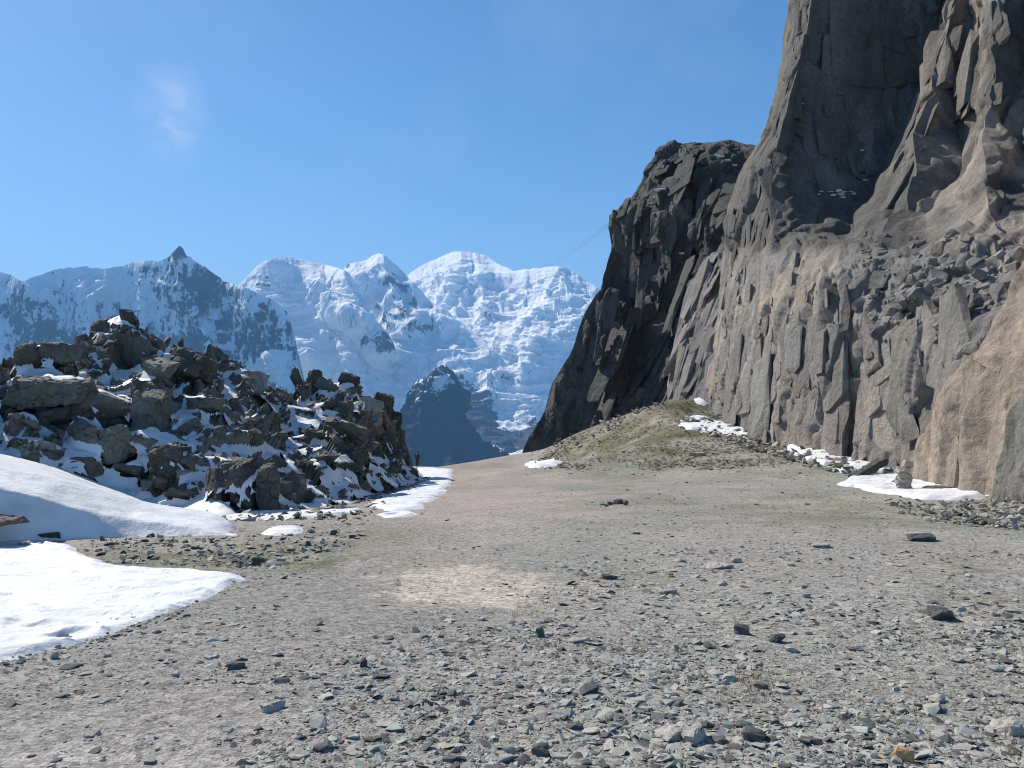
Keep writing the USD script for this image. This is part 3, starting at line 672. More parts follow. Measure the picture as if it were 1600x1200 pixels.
c = cmix(c, rub * low * 0.8, (0.28, 0.268, 0.255))
c = cmix(c, np.exp(-((U - 1245) / 45) ** 2) * sstep(640, 690, VV) * 0.5, (0.28, 0.21, 0.175))
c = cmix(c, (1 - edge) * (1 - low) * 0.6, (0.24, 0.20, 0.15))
c *= (0.88 + 0.24 * (np.sin(i2 * 12.9898) * 43758.5 % 1.0))[..., None] * (0.92 + 0.16 * (np.sin(i1 * 7.13) * 23758.5 % 1.0))[..., None]
inpic = (U > 1020) & (U < 1680) & (VV > -60) & (VV < 790)
p_c = p
nu = n / (np.linalg.norm(n, axis=-1, keepdims=True) + 1e-9)
upright = sstep(0.62, 0.4, nu[..., 2])                              # not on the ledges
lowplain = low * (1 - rub) * (1 - slab) * (1 - notch) * upright * sstep(436, 480, VV)
WALL = (np.array([-0.955, -0.17, 0.24]), 0.8)
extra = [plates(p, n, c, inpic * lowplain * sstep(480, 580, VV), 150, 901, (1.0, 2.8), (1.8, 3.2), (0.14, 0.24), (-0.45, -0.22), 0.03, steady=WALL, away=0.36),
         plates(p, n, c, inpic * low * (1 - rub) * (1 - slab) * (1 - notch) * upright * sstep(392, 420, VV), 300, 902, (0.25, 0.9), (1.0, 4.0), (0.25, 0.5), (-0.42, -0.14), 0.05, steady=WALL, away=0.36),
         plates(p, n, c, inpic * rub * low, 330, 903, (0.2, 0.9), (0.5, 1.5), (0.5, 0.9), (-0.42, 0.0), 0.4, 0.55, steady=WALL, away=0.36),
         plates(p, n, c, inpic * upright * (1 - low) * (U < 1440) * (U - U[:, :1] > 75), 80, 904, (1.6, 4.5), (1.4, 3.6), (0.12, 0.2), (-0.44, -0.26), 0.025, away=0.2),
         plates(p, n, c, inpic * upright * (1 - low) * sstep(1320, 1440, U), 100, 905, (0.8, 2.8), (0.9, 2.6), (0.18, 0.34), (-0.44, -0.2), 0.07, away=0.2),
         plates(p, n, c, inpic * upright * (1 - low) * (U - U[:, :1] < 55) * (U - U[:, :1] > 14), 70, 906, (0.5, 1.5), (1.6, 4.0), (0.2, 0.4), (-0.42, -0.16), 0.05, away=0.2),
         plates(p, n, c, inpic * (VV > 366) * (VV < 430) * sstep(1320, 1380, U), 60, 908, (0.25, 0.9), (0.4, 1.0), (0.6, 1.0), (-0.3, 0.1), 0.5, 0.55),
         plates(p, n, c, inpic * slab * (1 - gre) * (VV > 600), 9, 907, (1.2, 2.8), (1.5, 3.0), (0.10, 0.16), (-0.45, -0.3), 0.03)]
# the rock turns the corner at its far edge and leans back above
ex = p[:, :1] + np.array([[[1.5, 4.0, 0]], ]) , p[:, :1] + np.array([[[14.0, 12.0, -1.0]]]), p[:, :1] + np.array([[[40.0, 20.0, -6.0]]])
p = np.concatenate([ex[2], ex[1], ex[0], p], 1)
c = np.concatenate([c[:, :1]] * 3 + [c], 1)
tp = p[:1] + np.array([[[3.0, 2.0, 2.5]]]), p[:1] + np.array([[[25.0, 10.0, 6.0]]])
p = np.concatenate([tp[1], tp[0], p], 0)
c = np.concatenate([c[:1]] * 2 + [c], 0)
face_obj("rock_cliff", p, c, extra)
tag(stage.GetPrimAtPath("/World/rock_cliff"), "tall grey brown rock wall rising beside the gravel on the right", "cliff", kind="structure")

# far tower
T = {}
# knots: left edge | edge facet | rib | gully | right side behind the near wall
T[222] = [(1062, 128), (1075, 127), (1098, 125), (1108, 124), (1120, 123), (1150, 122)]
T[231] = [(1034, 126), (1052, 124), (1090, 121), (1110, 119), (1125, 119), (1190, 118)]
T[262] = [(1010, 123), (1040, 119), (1085, 114.5), (1118, 111), (1150, 110), (1200, 109)]
T[310] = [(990, 121), (1022, 116), (1075, 111), (1112, 107), (1140, 105), (1200, 103)]
T[338] = [(957, 118), (1000, 114.5), (1070, 110), (1108, 105), (1130, 101), (1190, 98)]
T[420] = [(949, 116), (985, 114), (1055, 110), (1090, 106), (1112, 98), (1170, 93)]
T[455] = [(935, 116), (978, 114), (1045, 110), (1078, 106), (1098, 96), (1160, 91)]
T[540] = [(893, 115), (940, 113), (1020, 109.5), (1055, 104), (1080, 94), (1150, 87)]
T[600] = [(858, 115), (910, 113), (990, 109), (1035, 102), (1065, 92), (1140, 84)]
T[660] = [(842, 114), (890, 112), (968, 108), (1015, 100), (1050, 90), (1130, 82)]
T[725] = [(816, 113), (870, 111), (950, 106), (1000, 98), (1040, 88), (1120, 81)]
T[800] = [(800, 112), (860, 110), (940, 105), (990, 96), (1030, 87), (1110, 80)]
U, VV, p, n = rockface(T, 1.4, 1.6, 17, 2.5)
disp = np.zeros(VV.shape)
for k, (pl, w, a, sh) in enumerate([([(1050, 300), (1035, 505), (975, 640), (960, 700)], 9, 3.0, 30), ([(1060, 240), (1045, 400), (1040, 470)], 10, -2.0, 30), ([(1000, 340), (985, 480), (930, 660)], 10, -2.0, 28), ([(1090, 300), (1080, 420), (1060, 560)], 9, -2.4, 26), ([(1030, 500), (985, 620)], 14, 2.5, 30)]):
    cu = line_u(pl, VV) + 12 * fbm(np.stack([VV / 22, VV * 0, VV * 0 + k], -1), 4, 150 + k)
    inside = sstep(pl[0][1] - 20, pl[0][1] + 20, VV) * (1 - sstep(pl[-1][1] - 20, pl[-1][1] + 30, VV))
    disp += a * np.exp(-((U - cu) / w) ** 2) * inside + 1.3 * np.where(U > cu, np.exp(-(U - cu) / sh), 0) * inside
pw = p + 0.9 * fbm(p / 4.0, 3, 131)[..., None]
f1, g1, i1 = facets(pw, 6.5, 161, (1.0, 1.0, 2.4), 0.55)
f2, g2, i2 = facets(pw, 2.4, 162, (1.0, 1.0, 2.6), 0.7)
f3, g3, i3 = facets(pw, 0.9, 163, (1.0, 1.0, 1.5), 0.8)
at = fine(p)
disp += 1.9 * f1 * at(5) + 0.95 * f2 * at(2) + 0.3 * f3 * at(0.9) - 0.3 * np.exp(-g2 / 0.03) * at(1.0) + 1.6 * (ridged(p * np.array([0.2, 0.2, 0.05]), 4, 171) - 0.5) + 0.3 * fbm(p * np.array([1.5, 1.5, 0.5]), 4, 172)
disp = gaussian_filter(disp, 0.8)
edge = sstep(0, 14, U - U[:, :1]) * sstep(222, 240, VV)
p = p + n * (disp * (0.25 + 0.75 * edge))[..., None]
c = np.ones(p.shape) * np.array([0.085, 0.083, 0.08])
vn2 = fbm(p * np.array([0.25, 0.25, 0.12]), 5, 182)
c = cmix(c, sstep(0.0, 0.15, vn2) * 0.7, (0.125, 0.12, 0.11))
c = cmix(c, np.exp(-(((U - 1020) / 25) ** 2 + ((VV - 335) / 18) ** 2)) * 0.6, (0.12, 0.13, 0.07))
c = cmix(c, np.exp(-(((U - 1075) / 22) ** 2 + ((VV - 350) / 22) ** 2)) * 0.6, (0.27, 0.265, 0.25))
c *= (0.85 + 0.3 * (np.sin(i2 * 12.9898) * 43758.5 % 1.0))[..., None]
p_t = p
extra = [plates(p, n, c, (VV < 690) * (VV > 262) * (U - U[:, :1] > 34) * 1.0, 170, 911, (1.2, 3.8), (1.6, 4.2), (0.18, 0.32), (-0.42, -0.14), 0.05, edge=1.0),
         plates(p, n, c, (VV < 700) * (VV > 240) * (U - U[:, :1] > 12) * 1.0, 330, 912, (0.5, 1.5), (1.4, 4.5), (0.3, 0.5), (-0.38, -0.05), 0.07, edge=0.8)]
ex = [p[:, :1] + np.array([[o]]) for o in ((3.0, 5.0, -0.5), (14.0, 16.0, -4.0), (45.0, 40.0, -14.0))]
p = np.concatenate([ex[2], ex[1], ex[0], p], 1)
c = np.concatenate([c[:, :1]] * 3 + [c], 1)
tp = [p[:1] + np.array([[o]]) for o in ((2.0, 4.0, 0.0), (12.0, 16.0, -3.0))]
p = np.concatenate([tp[1], tp[0], p], 0)
c = np.concatenate([c[:1]] * 2 + [c], 0)
face_obj("rock_tower", p, c, extra)
tag(stage.GetPrimAtPath("/World/rock_tower"), "dark rock tower standing behind the tall rock wall", "cliff", kind="structure")

# the slabby buttress between the tower and the wall
Bt = {}
Bt[395] = [(1112, 82), (1120, 80), (1130, 78), (1150, 74)]
Bt[438] = [(1082, 84), (1100, 79), (1118, 76), (1150, 72)]
Bt[517] = [(1062, 83), (1085, 76), (1108, 73), (1145, 69)]
Bt[573] = [(1044, 81), (1072, 74), (1100, 71), (1140, 67)]
Bt[620] = [(1040, 79), (1068, 73), (1096, 70), (1138, 66)]
Bt[700] = [(1034, 78), (1062, 72), (1092, 69), (1132, 65)]
U, VV, p, n = rockface(Bt, 1.5, 1.5, 27, 1.5)
pw = p + 0.5 * fbm(p / 2.0, 3, 231)[..., None]
f1, g1, i1 = facets(pw, 2.2, 261, (1.0, 1.0, 3.2), 0.6)
f2, g2, i2 = facets(pw, 0.8, 262, (1.0, 1.0, 2.2), 0.7)
disp = 0.8 * f1 + 0.25 * f2 - 0.3 * np.exp(-g1 / 0.03) + 0.4 * fbm(p * np.array([1.2, 1.2, 0.3]), 4, 272)
disp = gaussian_filter(disp, 1.0)
p = p + n * (disp * (0.3 + 0.7 * sstep(0, 10, U - U[:, :1])))[..., None]
c = np.ones(p.shape) * np.array([0.205, 0.195, 0.195])
c = cmix(c, sstep(0, 0.15, fbm(p * 0.4, 4, 282)) * 0.7, (0.16, 0.165, 0.13))
c *= (0.85 + 0.3 * (np.sin(i1 * 12.9898) * 43758.5 % 1.0))[..., None]
extra = [plates(p, n, c, (VV < 660) * (VV > 430) * (U - U[:, :1] > 8) * 1.0, 70, 921, (0.8, 2.6), (1.8, 4.0), (0.22, 0.42), (-0.34, 0.05), 0.1, edge=0.5)]
ex = [p[:, :1] + np.array([[o]]) for o in ((3.0, 4.0, -0.5), (18.0, 8.0, -2.0))]
p = np.concatenate([ex[1], ex[0], p], 1)
c = np.concatenate([c[:, :1]] * 2 + [c], 1)
tp = [p[:1] + np.array([[o]]) for o in ((1.0, 2.0, 0.5), (6.0, 6.0, 1.0))]
p = np.concatenate([tp[1], tp[0], p], 0)
c = np.concatenate([c[:1]] * 2 + [c], 0)
face_obj("rock_buttress", p, c, extra)
tag(stage.GetPrimAtPath("/World/rock_buttress"), "slabby grey rock buttress between the dark tower and the tall wall", "cliff", kind="structure")

# ------------------------------------------------------------------ stones and boulders
def boulder_mesh(r, size, power=0.55, npts=20, edge=0.09, seed=0, rough=0.05):
    """An angular boulder of the given full size: a hull broken into facets."""
    m = stone_mesh(r, size, power, npts)
    big = float(np.cbrt(np.prod(size)))
    v, f = trimesh.remesh.subdivide_to_size(m.vertices, m.faces, max(edge * max(size), 0.03), max_iter=12)
    m = trimesh.Trimesh(v, f, process=True)
    m.merge_vertices()
    vn = m.vertex_normals
    q = np.array(m.vertices) + seed * 7.31
    f1, g1, _ = facets(q, 0.34 * big, seed + 500, (1, 1, 0.8), 0.8)
    f2, g2, _ = facets(q, 0.13 * big, seed + 700, (1, 1, 0.8), 0.9)
    dsp = big * (0.06 * f1 + 0.018 * f2 + 0.5 * rough * fbm(q / big * 2.5, 3, seed))
    dsp -= big * 0.018 * np.exp(-g1 / 0.04)
    m.vertices = m.vertices + vn * dsp[:, None]
    return m


def rotz(m, a, tx=0.0, ty=0.0):
    m.apply_transform(trimesh.transformations.euler_matrix(tx, ty, a))
    return m


# ------------------------------------------------------------------ the broken outcrop on the left
top = np.array([(-330, 560, 27), (-150, 575, 27), (0, 572, 28), (30, 570, 29), (100, 578, 29.5), (128, 575, 31), (142, 535, 32), (158, 512, 32.5), (185, 500, 33), (212, 505, 33.2), (245, 532, 34), (300, 556, 35), (350, 560, 36), (378, 594, 37.5), (420, 614, 39.5), (462, 628, 42), (480, 598, 44.5), (545, 598, 47), (592, 625, 49), (606, 655, 50), (616, 710, 50.5), (640, 732, 50), (668, 748, 49)])
bas = np.array([(-330, 690, 21), (-150, 700, 22.5), (0, 716, 23.6), (30, 722, 23.9), (60, 735, 24.1), (90, 752, 24.4), (105, 765, 24.6), (130, 775, 24.6), (185, 785, 24.4), (225, 797, 24.0), (260, 803, 23.6), (300, 808, 23.3), (350, 808, 23.3), (400, 808, 23.4), (440, 808, 23.6), (480, 803, 25), (510, 795, 27), (540, 788, 29.5), (570, 780, 32.5), (590, 776, 34.5), (610, 770, 37.5), (640, 763, 42), (668, 756, 47)])
ns, nt = 500, 260
s = np.linspace(0, len(top) - 1, ns)
k = np.arange(len(top))
Tt = np.stack([np.interp(s, k, top[:, i]) for i in range(3)], 1)
Bb = np.stack([np.interp(s, k, bas[:, i]) for i in range(3)], 1)
pt, pb = P(*Tt.T), P(*Bb.T)
pb[:, 2] -= 0.15
t = np.linspace(0, 1, nt)[:, None, None]
prof = np.concatenate([t, t, t ** 0.88], -1)
mp = pb[None] * (1 - prof) + pt[None] * prof
mn = grid_normals(gaussian_filter(mp, (6, 6, 0)))
mn[(mn * (mp - np.array([0, 0, EYE]))).sum(-1) > 0] *= -1
pw = mp + 0.35 * fbm(mp / 1.2, 3, 331)[..., None]
f1, g1, i1 = facets(pw, 1.7, 361, (1, 1, 1.0), 0.8)
f2, g2, i2 = facets(pw, 0.7, 362, (1, 1, 0.8), 0.9)
f3, g3, i3 = facets(pw, 0.27, 363, (1, 1, 0.7), 0.9)
damp = (sstep(0, 0.06, t[..., 0]) * 0.85 + 0.15) * (1 - 0.75 * sstep(ns - 60, ns - 20, np.arange(ns))[None])
at = fine(mp)
disp = 1.0 * f1 * at(1.7) + 0.5 * f2 * at(0.8) + 0.17 * f3 * at(0.4) + 0.5 * fbm(mp / 3.0, 3, 371) - 0.2 * np.exp(-g2 / 0.05) * at(0.5) - 0.15
mp = mp + mn * (disp * damp)[..., None]
bk = [mp[-1] + np.array(o) for o in ((0.3, 0.7, -0.4), (0.8, 2.2, -2.5), (1.5, 5.0, -7.5), (2.5, 10, -16))]
mound = np.concatenate([mp, np.stack(bk)], 0)
obj("rock_outcrop", (mound.reshape(-1, 3), quads(*mound.shape[:2])[:, ::-1]), M["outcrop"], smooth=True)
tag(stage.GetPrimAtPath("/World/rock_outcrop"), "dark broken rock outcrop on the left with snow in its hollows", "outcrop", kind="structure")

bmeshes = []
told = []


def put_boulder(m, c, mat, label, group=None, cat="boulder", name="boulder", keep=True):
    m.apply_translation(c)
    o = obj(name, m, M[mat])
    tag(o, label, cat, group)
    if keep:
        bmeshes.append(m)
    told.append((o, label, group, to_px(np.asarray(m.bounds).mean(0))[0]))
    return o


def boulder_px(u0, u1, v0, v1, d, depth, mat, label, seed, rz=0.0, tx=0.0, ty=0.0, power=0.5, npts=22, name="boulder", cat="boulder", edge=0.05):
    """A boulder that fills the pixel box at depth d."""
    r = np.random.default_rng(seed)
    w, h = (u1 - u0) / FPX * d, (v1 - v0) / FPX * d
    m = rotz(boulder_mesh(r, (1, depth / w, h / w), power, npts, edge, seed), rz, tx, ty)
    e = m.bounds[1] - m.bounds[0]
    m.apply_translation(-m.bounds.mean(0))
    m.apply_scale([w / e[0], max(w / e[0], 0.8 * h / e[2]) if depth is None else depth / e[1], h / e[2]])
    return put_boulder(m, P((u0 + u1) / 2, (v0 + v1) / 2, d), mat, label, cat=cat, name=name)


boulder_px(19, 62, 533, 582, 27.3, 1.3, "boulder_brown", "upright brown boulder at the left end of the outcrop skyline", 1, 0.3, power=0.7)
boulder_px(60, 123, 534, 570, 27.9, 1.3, "boulder_green", "lens shaped greenish boulder with a snowy edge on the outcrop skyline", 2, 0.2, ty=0.15, power=0.7)
boulder_px(18, 152, 582, 640, 26.6, 2.0, "boulder_green", "huge flat slab boulder carrying snow near the left edge of the outcrop", 3, 0.05, power=0.42)
boulder_px(-40, 30, 598, 668, 26.4, 1.6, "boulder_dark", "dark boulder cut by the left picture edge beside the huge flat slab", 4, 0.2)
boulder_px(8, 62, 645, 702, 25.2, 1.2, "boulder_brown", "rounded brown boulder above the left snow bank", 5, 0.4, power=0.7)
boulder_px(34, 92, 686, 726, 24.4, 1.0, "boulder_pale", "pale flat topped boulder lying on the left snow bank", 6, 0.3, ty=-0.12)
boulder_px(112, 168, 650, 722, 25.5, 1.3, "boulder_green", "mossy green boulder with a snowy shoulder above the snow bank", 7, 0.1)
boulder_px(158, 208, 662, 724, 25.4, 1.2, "boulder_green", "mossy green block beside the snowy shouldered boulder", 8, -0.2)
boulder_px(96, 172, 712, 768, 24.7, 1.3, "boulder_brown", "brown boulder at the foot of the mossy green blocks", 9, 0.15)
boulder_px(214, 266, 606, 712, 27.2, 1.4, "boulder_green", "tall greenish rock pillar in the middle of the outcrop", 10, 0.1, power=0.42)
boulder_px(140, 222, 488, 600, 32.3, 2.6, "boulder_dark", "large dark crag forming the top of the outcrop", 12, 0.3, power=0.6, npts=30, edge=0.035)
boulder_px(186, 212, 483, 506, 32.2, 0.7, "boulder_dark", "small jagged block on the very top of the outcrop", 13, 0.3)
boulder_px(217, 262, 552, 606, 31.5, 1.4, "boulder_green", "fractured olive block right below the highest crag", 14, 0.5)
boulder_px(279, 286, 528, 556, 34.6, 0.3, "boulder_dark", "thin upright stone spike on the outcrop ridge", 15, 0.1, power=0.4, npts=14)
boulder_px(312, 352, 730, 800, 23.6, 1.0, "boulder_dark", "left one of the dark upright blocks at the outcrop foot", 16, 0.1, power=0.45)
boulder_px(364, 402, 716, 802, 23.7, 1.1, "boulder_dark", "tallest dark upright block at the outcrop foot", 17, -0.1, power=0.45)
boulder_px(398, 440, 722, 806, 23.9, 1.1, "boulder_dark", "right one of the dark upright blocks at the outcrop foot", 18, 0.2, power=0.45)
boulder_px(326, 352, 590, 662, 33.0, 1.2, "boulder_green", "narrow greenish pillar on the outcrop below the ridge", 19, 0.2, power=0.45)
boulder_px(479, 503, 577, 622, 43.5, 1.2, "boulder_dark", "dark block on the left of the outcrop's right hump", 20, 0.2, ty=0.2)
boulder_px(527, 564, 580, 606, 45.5, 1.2, "boulder_dark", "dark tilted block on top of the outcrop's right hump", 21, 0.1, ty=0.25)
boulder_px(575, 618, 612, 690, 48.6, 2.0, "boulder_dark", "dark overhanging block at the right end of the outcrop", 22, 0.4, power=0.5)
boulder_px(596, 618, 680, 752, 48.2, 1.4, "boulder_brown", "rusty brown pillar under the overhanging block", 23, 0.2, power=0.45)
boulder_px(440, 478, 640, 690, 37.5, 1.4, "boulder_brown", "brown block with snow in the middle of the outcrop's right half", 24, 0.3)
boulder_px(535, 578, 680, 730, 40.5, 1.6, "boulder_dark", "rounded dark block above the snow strip of the right hump", 25, 0.3, power=0.7)
boulder_px(232, 300, 690, 762, 25.2, 1.4, "boulder_dark", "cracked dark block between pillar and outcrop foot", 26, 0.2)
boulder_px(268, 322, 652, 722, 27.8, 1.4, "boulder_green", "green rounded boulder right of the tall pillar", 27, 0.5, power=0.7)

boulder_px(600, 630, 640, 676, 48.6, 1.4, "boulder_dark", "dark block jutting from the outcrop's right end below the overhang", 41, 0.3, ty=0.2)
boulder_px(604, 634, 668, 702, 48.2, 1.4, "boulder_brown", "brown block half way down the outcrop's right end", 42, 0.5)
boulder_px(612, 642, 698, 730, 47.8, 1.3, "boulder_dark", "dark block low on the outcrop's right end by the person", 43, 0.2, ty=-0.2)
boulder_px(630, 656, 730, 750, 46.8, 1.0, "boulder_brown", "low brown block at the foot of the outcrop's right end", 44, 0.4)
boulder_px(584, 612, 704, 740, 46.5, 1.3, "boulder_dark", "dark block on the snow of the outcrop's right end", 45, 0.1, ty=0.15)
LB = {"boulder_green": "olive lichen covered block wedged in the snowy outcrop", "boulder_brown": "brown angular block wedged in the snowy outcrop", "boulder_dark": "dark angular block wedged in the snowy outcrop", "boulder_pale": "pale angular block wedged in the snowy outcrop"}
r = np.random.default_rng(77)
kinds = ["boulder_dark"] * 5 + ["boulder_green"] * 4 + ["boulder_brown"] * 3 + ["boulder_pale"]
for kk in range(255):
    i, j = int(r.integers(0, nt)), int(r.integers(80, ns - 6)) if kk < 200 else int(r.integers(ns - 150, ns - 6))
    c0 = mp[i, j]
    sz = float(np.clip(r.lognormal(-0.55, 0.5), 0.25, 1.6)) * (1.0 if c0[1] < 40 else 1.15)
    if to_px(c0)[0] + 0.6 * sz * FPX / c0[1] > 612:
        sz *= 0.35
    if to_px(c0)[0] + 0.7 * sz * FPX / c0[1] > 634:
        continue
    m = boulder_mesh(r, sz * np.array([r.uniform(0.8, 1.4), r.uniform(0.8, 1.3), r.uniform(0.45, 1.1)]), 0.55, 16, 0.11, 1000 + kk)
    rotz(m, r.uniform(0, 6.28), r.normal() * 0.25, r.normal() * 0.25)
    mat = kinds[int(r.integers(0, len(kinds)))]
    bu, bv = to_px(c0)
    k_ = j / ns
    place = "left end" if bu < 130 else "left part" if bu < 260 else "middle" if bu < 390 else "right part" if bu < 490 else "right hump"
    tt_ = i / nt
    rise = "at the foot of" if tt_ < 0.14 else "low on" if tt_ < 0.36 else "half way up" if tt_ < 0.62 else "high on" if tt_ < 0.86 else "along the crest of"
    what = {"boulder_green": "olive lichen covered block", "boulder_brown": "brown angular block", "boulder_dark": "dark angular block", "boulder_pale": "pale angular block"}[mat]
    big_ = "large" if sz > 0.85 else "medium" if sz > 0.5 else "small"
    put_boulder(m, c0 + mn[i, j] * 0.12 * sz + np.array([0, 0, 0.05]), mat, f"{big_} {what} {rise} the outcrop's {place}", {"boulder_green": "olive blocks of the outcrop", "boulder_brown": "brown blocks of the outcrop", "boulder_dark": "dark blocks of the outcrop", "boulder_pale": "pale blocks of the outcrop"}[mat])

# ------------------------------------------------------------------ snow lying in the outcrop: a blanket over its heights, broken where rock stands through
cs = 0.05
x0, x1, y0, y1 = -27.0, -4.5, 21.0, 54.0
nx, ny = int((x1 - x0) / cs), int((y1 - y0) / cs)
H = np.full((ny, nx), -50.0)


def splat(v):
    i, j = ((v[:, 1] - y0) / cs).astype(int), ((v[:, 0] - x0) / cs).astype(int)
    ok = (i >= 0) & (i < ny) & (j >= 0) & (j < nx)
    np.maximum.at(H, (i[ok], j[ok]), v[ok, 2])


def splat_mesh(v, f):
    a, b, c_ = v[f[:, 0]], v[f[:, 1]], v[f[:, 2]]
    for w in ((1, 0, 0), (0, 1, 0), (0, 0, 1), (1 / 3,) * 3, (.5, .5, 0), (.5, 0, .5), (0, .5, .5), (.66, .17, .17), (.17, .66, .17), (.17, .17, .66)):
        splat(a * w[0] + b * w[1] + c_ * w[2])


splat_mesh(mound.reshape(-1, 3), quads(*mound.shape[:2]))
for m in bmeshes:
    splat_mesh(np.array(m.vertices), np.array(m.faces))
yy, xx = np.meshgrid(y0 + (np.arange(ny) + 0.5) * cs, x0 + (np.arange(nx) + 0.5) * cs, indexing="ij")
H = np.where(H < -40, maximum_filter(H, 3), H)
H = np.where(H < -40, maximum_filter(H, 5), H)
gd = G(xx, yy)
hole_ = H < -40
H = np.maximum(H, gd - 0.1)
base = gaussian_filter(H, 7)
soft = gaussian_filter(H, 2.5)
gyy, gxx = np.gradient(base, cs)
steep = np.hypot(gxx, gyy)
q = np.stack([xx, yy, base], -1)
nz = fbm(q * 0.55, 4, 401)
nz2 = fbm(q * 2.2, 3, 402)
cov = 0.70 + 1.15 * nz + 0.5 * nz2 - 0.30 * np.clip(steep - 0.55, 0, 2) + 0.22 * sstep(30, 44, yy) * (xx > -14) + 0.18 * sstep(-17, -22, xx)
w = sstep(0.30, 0.48, cov)
flat = sstep(1.5, 0.6, np.hypot(*np.gradient(soft, cs)))
SN = np.where(w > 0, 0.62 * base + 0.38 * soft + 0.13 * w * flat - 0.35 * (1 - w) - 0.05, -60)
SN = gaussian_filter(np.maximum(SN, H - 0.6), 0.8)
show = maximum_filter((SN > H - 0.02) & ~hole_, 5) & (w > 0.01) & (np.hypot(*np.gradient(SN, cs)) < 2.4)
idx = -np.ones(SN.shape, int)
vis = show
idx[vis] = np.arange(vis.sum())
a, b, c_, d_ = idx[:-1, :-1], idx[:-1, 1:], idx[1:, 1:], idx[1:, :-1]
okq = (a >= 0) & (b >= 0) & (c_ >= 0) & (d_ >= 0)
fa = np.vstack([np.stack([a[okq], b[okq], c_[okq]], 1), np.stack([a[okq], c_[okq], d_[okq]], 1)])
sv = np.stack([xx[vis], yy[vis], SN[vis]], 1)
obj("outcrop_snow", (sv, fa), M["snow"], smooth=True)
tag(stage.GetPrimAtPath("/World/outcrop_snow"), "white snow lying in patches over the left rock outcrop", "snow", kind="stuff")

# ------------------------------------------------------------------ snow banks and patches on the ground
import shapely


class _Path:
    def __init__(self, poly):
        self.g = shapely.Polygon(poly).buffer(0)

    def contains_points(self, q):
        return shapely.contains_xy(self.g, q[:, 0], q[:, 1])



def field(pts, xs, ys, blur):
    pts = np.asarray(pts)
    X, Y = np.meshgrid(xs, ys)
    z = LinearNDInterpolator(pts[:, :2], pts[:, 2])(X, Y)
    z2 = NearestNDInterpolator(pts[:, :2], pts[:, 2])(X, Y)
    return X, Y, gaussian_filter(np.where(np.isnan(z), z2, z), blur)


def strip_mesh(X, Y, Z, keep):
    idx = -np.ones(X.shape, int)
    idx[keep] = np.arange(keep.sum())
    a, b, c_, d_ = idx[:-1, :-1], idx[:-1, 1:], idx[1:, 1:], idx[1:, :-1]
    ok = (a >= 0) & (b >= 0) & (c_ >= 0) & (d_ >= 0)
    return np.stack([X[keep], Y[keep], Z[keep]], 1), np.vstack([np.stack([a[ok], b[ok], c_[ok]], 1), np.stack([a[ok], c_[ok], d_[ok]], 1)])


# the wind-shaped bank under the outcrop with its shaded front
lip = P(*np.array([(-420, 700, 12.6), (-200, 728, 13.4), (-100, 745, 13.9), (0, 764, 14.4), (60, 778, 14.8), (100, 790, 15.1), (150, 801, 15.4), (200, 810, 15.7), (260, 818, 15.9), (320, 826, 16.0), (372, 833, 16.1)]).T)
fot = P(*np.array([(-420, 870, 11.9), (-200, 858, 12.9), (-100, 854, 13.4), (0, 851, 13.9), (60, 848, 14.35), (100, 846, 14.65), (150, 845, 14.95), (200, 844, 15.2), (260, 842, 15.5), (320, 839, 15.75), (374, 836, 15.95)]).T)
inf = fot + np.array([0.0, -0.5, 0.0]); inf[:, 2] = G(inf[:, 0], inf[:, 1]) - 0.12
bb = lip + np.array([0, 2.0, 0]); bb[:, 2] -= 0.05
rear = P(*np.array([(-420, 640, 21.5), (-200, 668, 23.0), (-60, 680, 23.8), (0, 692, 24.3), (60, 716, 24.6), (100, 748, 24.8), (150, 768, 24.9), (200, 781, 24.8), (260, 797, 23.6), (320, 809, 22.0), (385, 818, 20.5)]).T)
rear2 = rear + np.array([0, 1.5, 0.5])
tip = P(*np.array([(392, 836, 16.6), (415, 828, 19.0)]).T); tip[:, 2] = G(tip[:, 0], tip[:, 1]) - 0.15
X, Y, Z = field(np.vstack([lip, fot, inf, bb, rear, rear2, tip]), np.arange(-14.0, -4.0, 0.05), np.arange(11.0, 26.5, 0.05), 0.8)
q = np.stack([X, Y, 0 * X], -1)
Z = np.where(np.isnan(LinearNDInterpolator(np.vstack([lip, fot, inf, bb, rear, rear2, tip])[:, :2], np.zeros(len(lip) * 6 + len(tip)))(X, Y)), -50, Z)
Z = Z + 0.06 * fbm(q * np.array([0.7, 1.2, 1]), 4, 411) + 0.02 * fbm(q * 4, 3, 412)
Z = Z - 1.1 * sstep(320, 425, UC + FPX * X / Y + 25 * fbm(q * 0.8, 3, 413)) ** 1.5 * sstep(15.9, 18.5, Y) - 0.4 * sstep(365, 425, UC + FPX * X / Y)
keep = maximum_filter(Z > GD(X, Y) - 0.03, 3) & (Y < np.interp(X, rear[np.argsort(rear[:, 0]), 0], rear[np.argsort(rear[:, 0]), 1]) + 1.2)
obj("snow_bank", strip_mesh(X, Y, Z, keep), M["snow"], smooth=True)
tag(stage.GetPrimAtPath("/World/snow_bank"), "smooth wind shaped snow bank with a shaded front below the outcrop", "snow", kind="stuff")


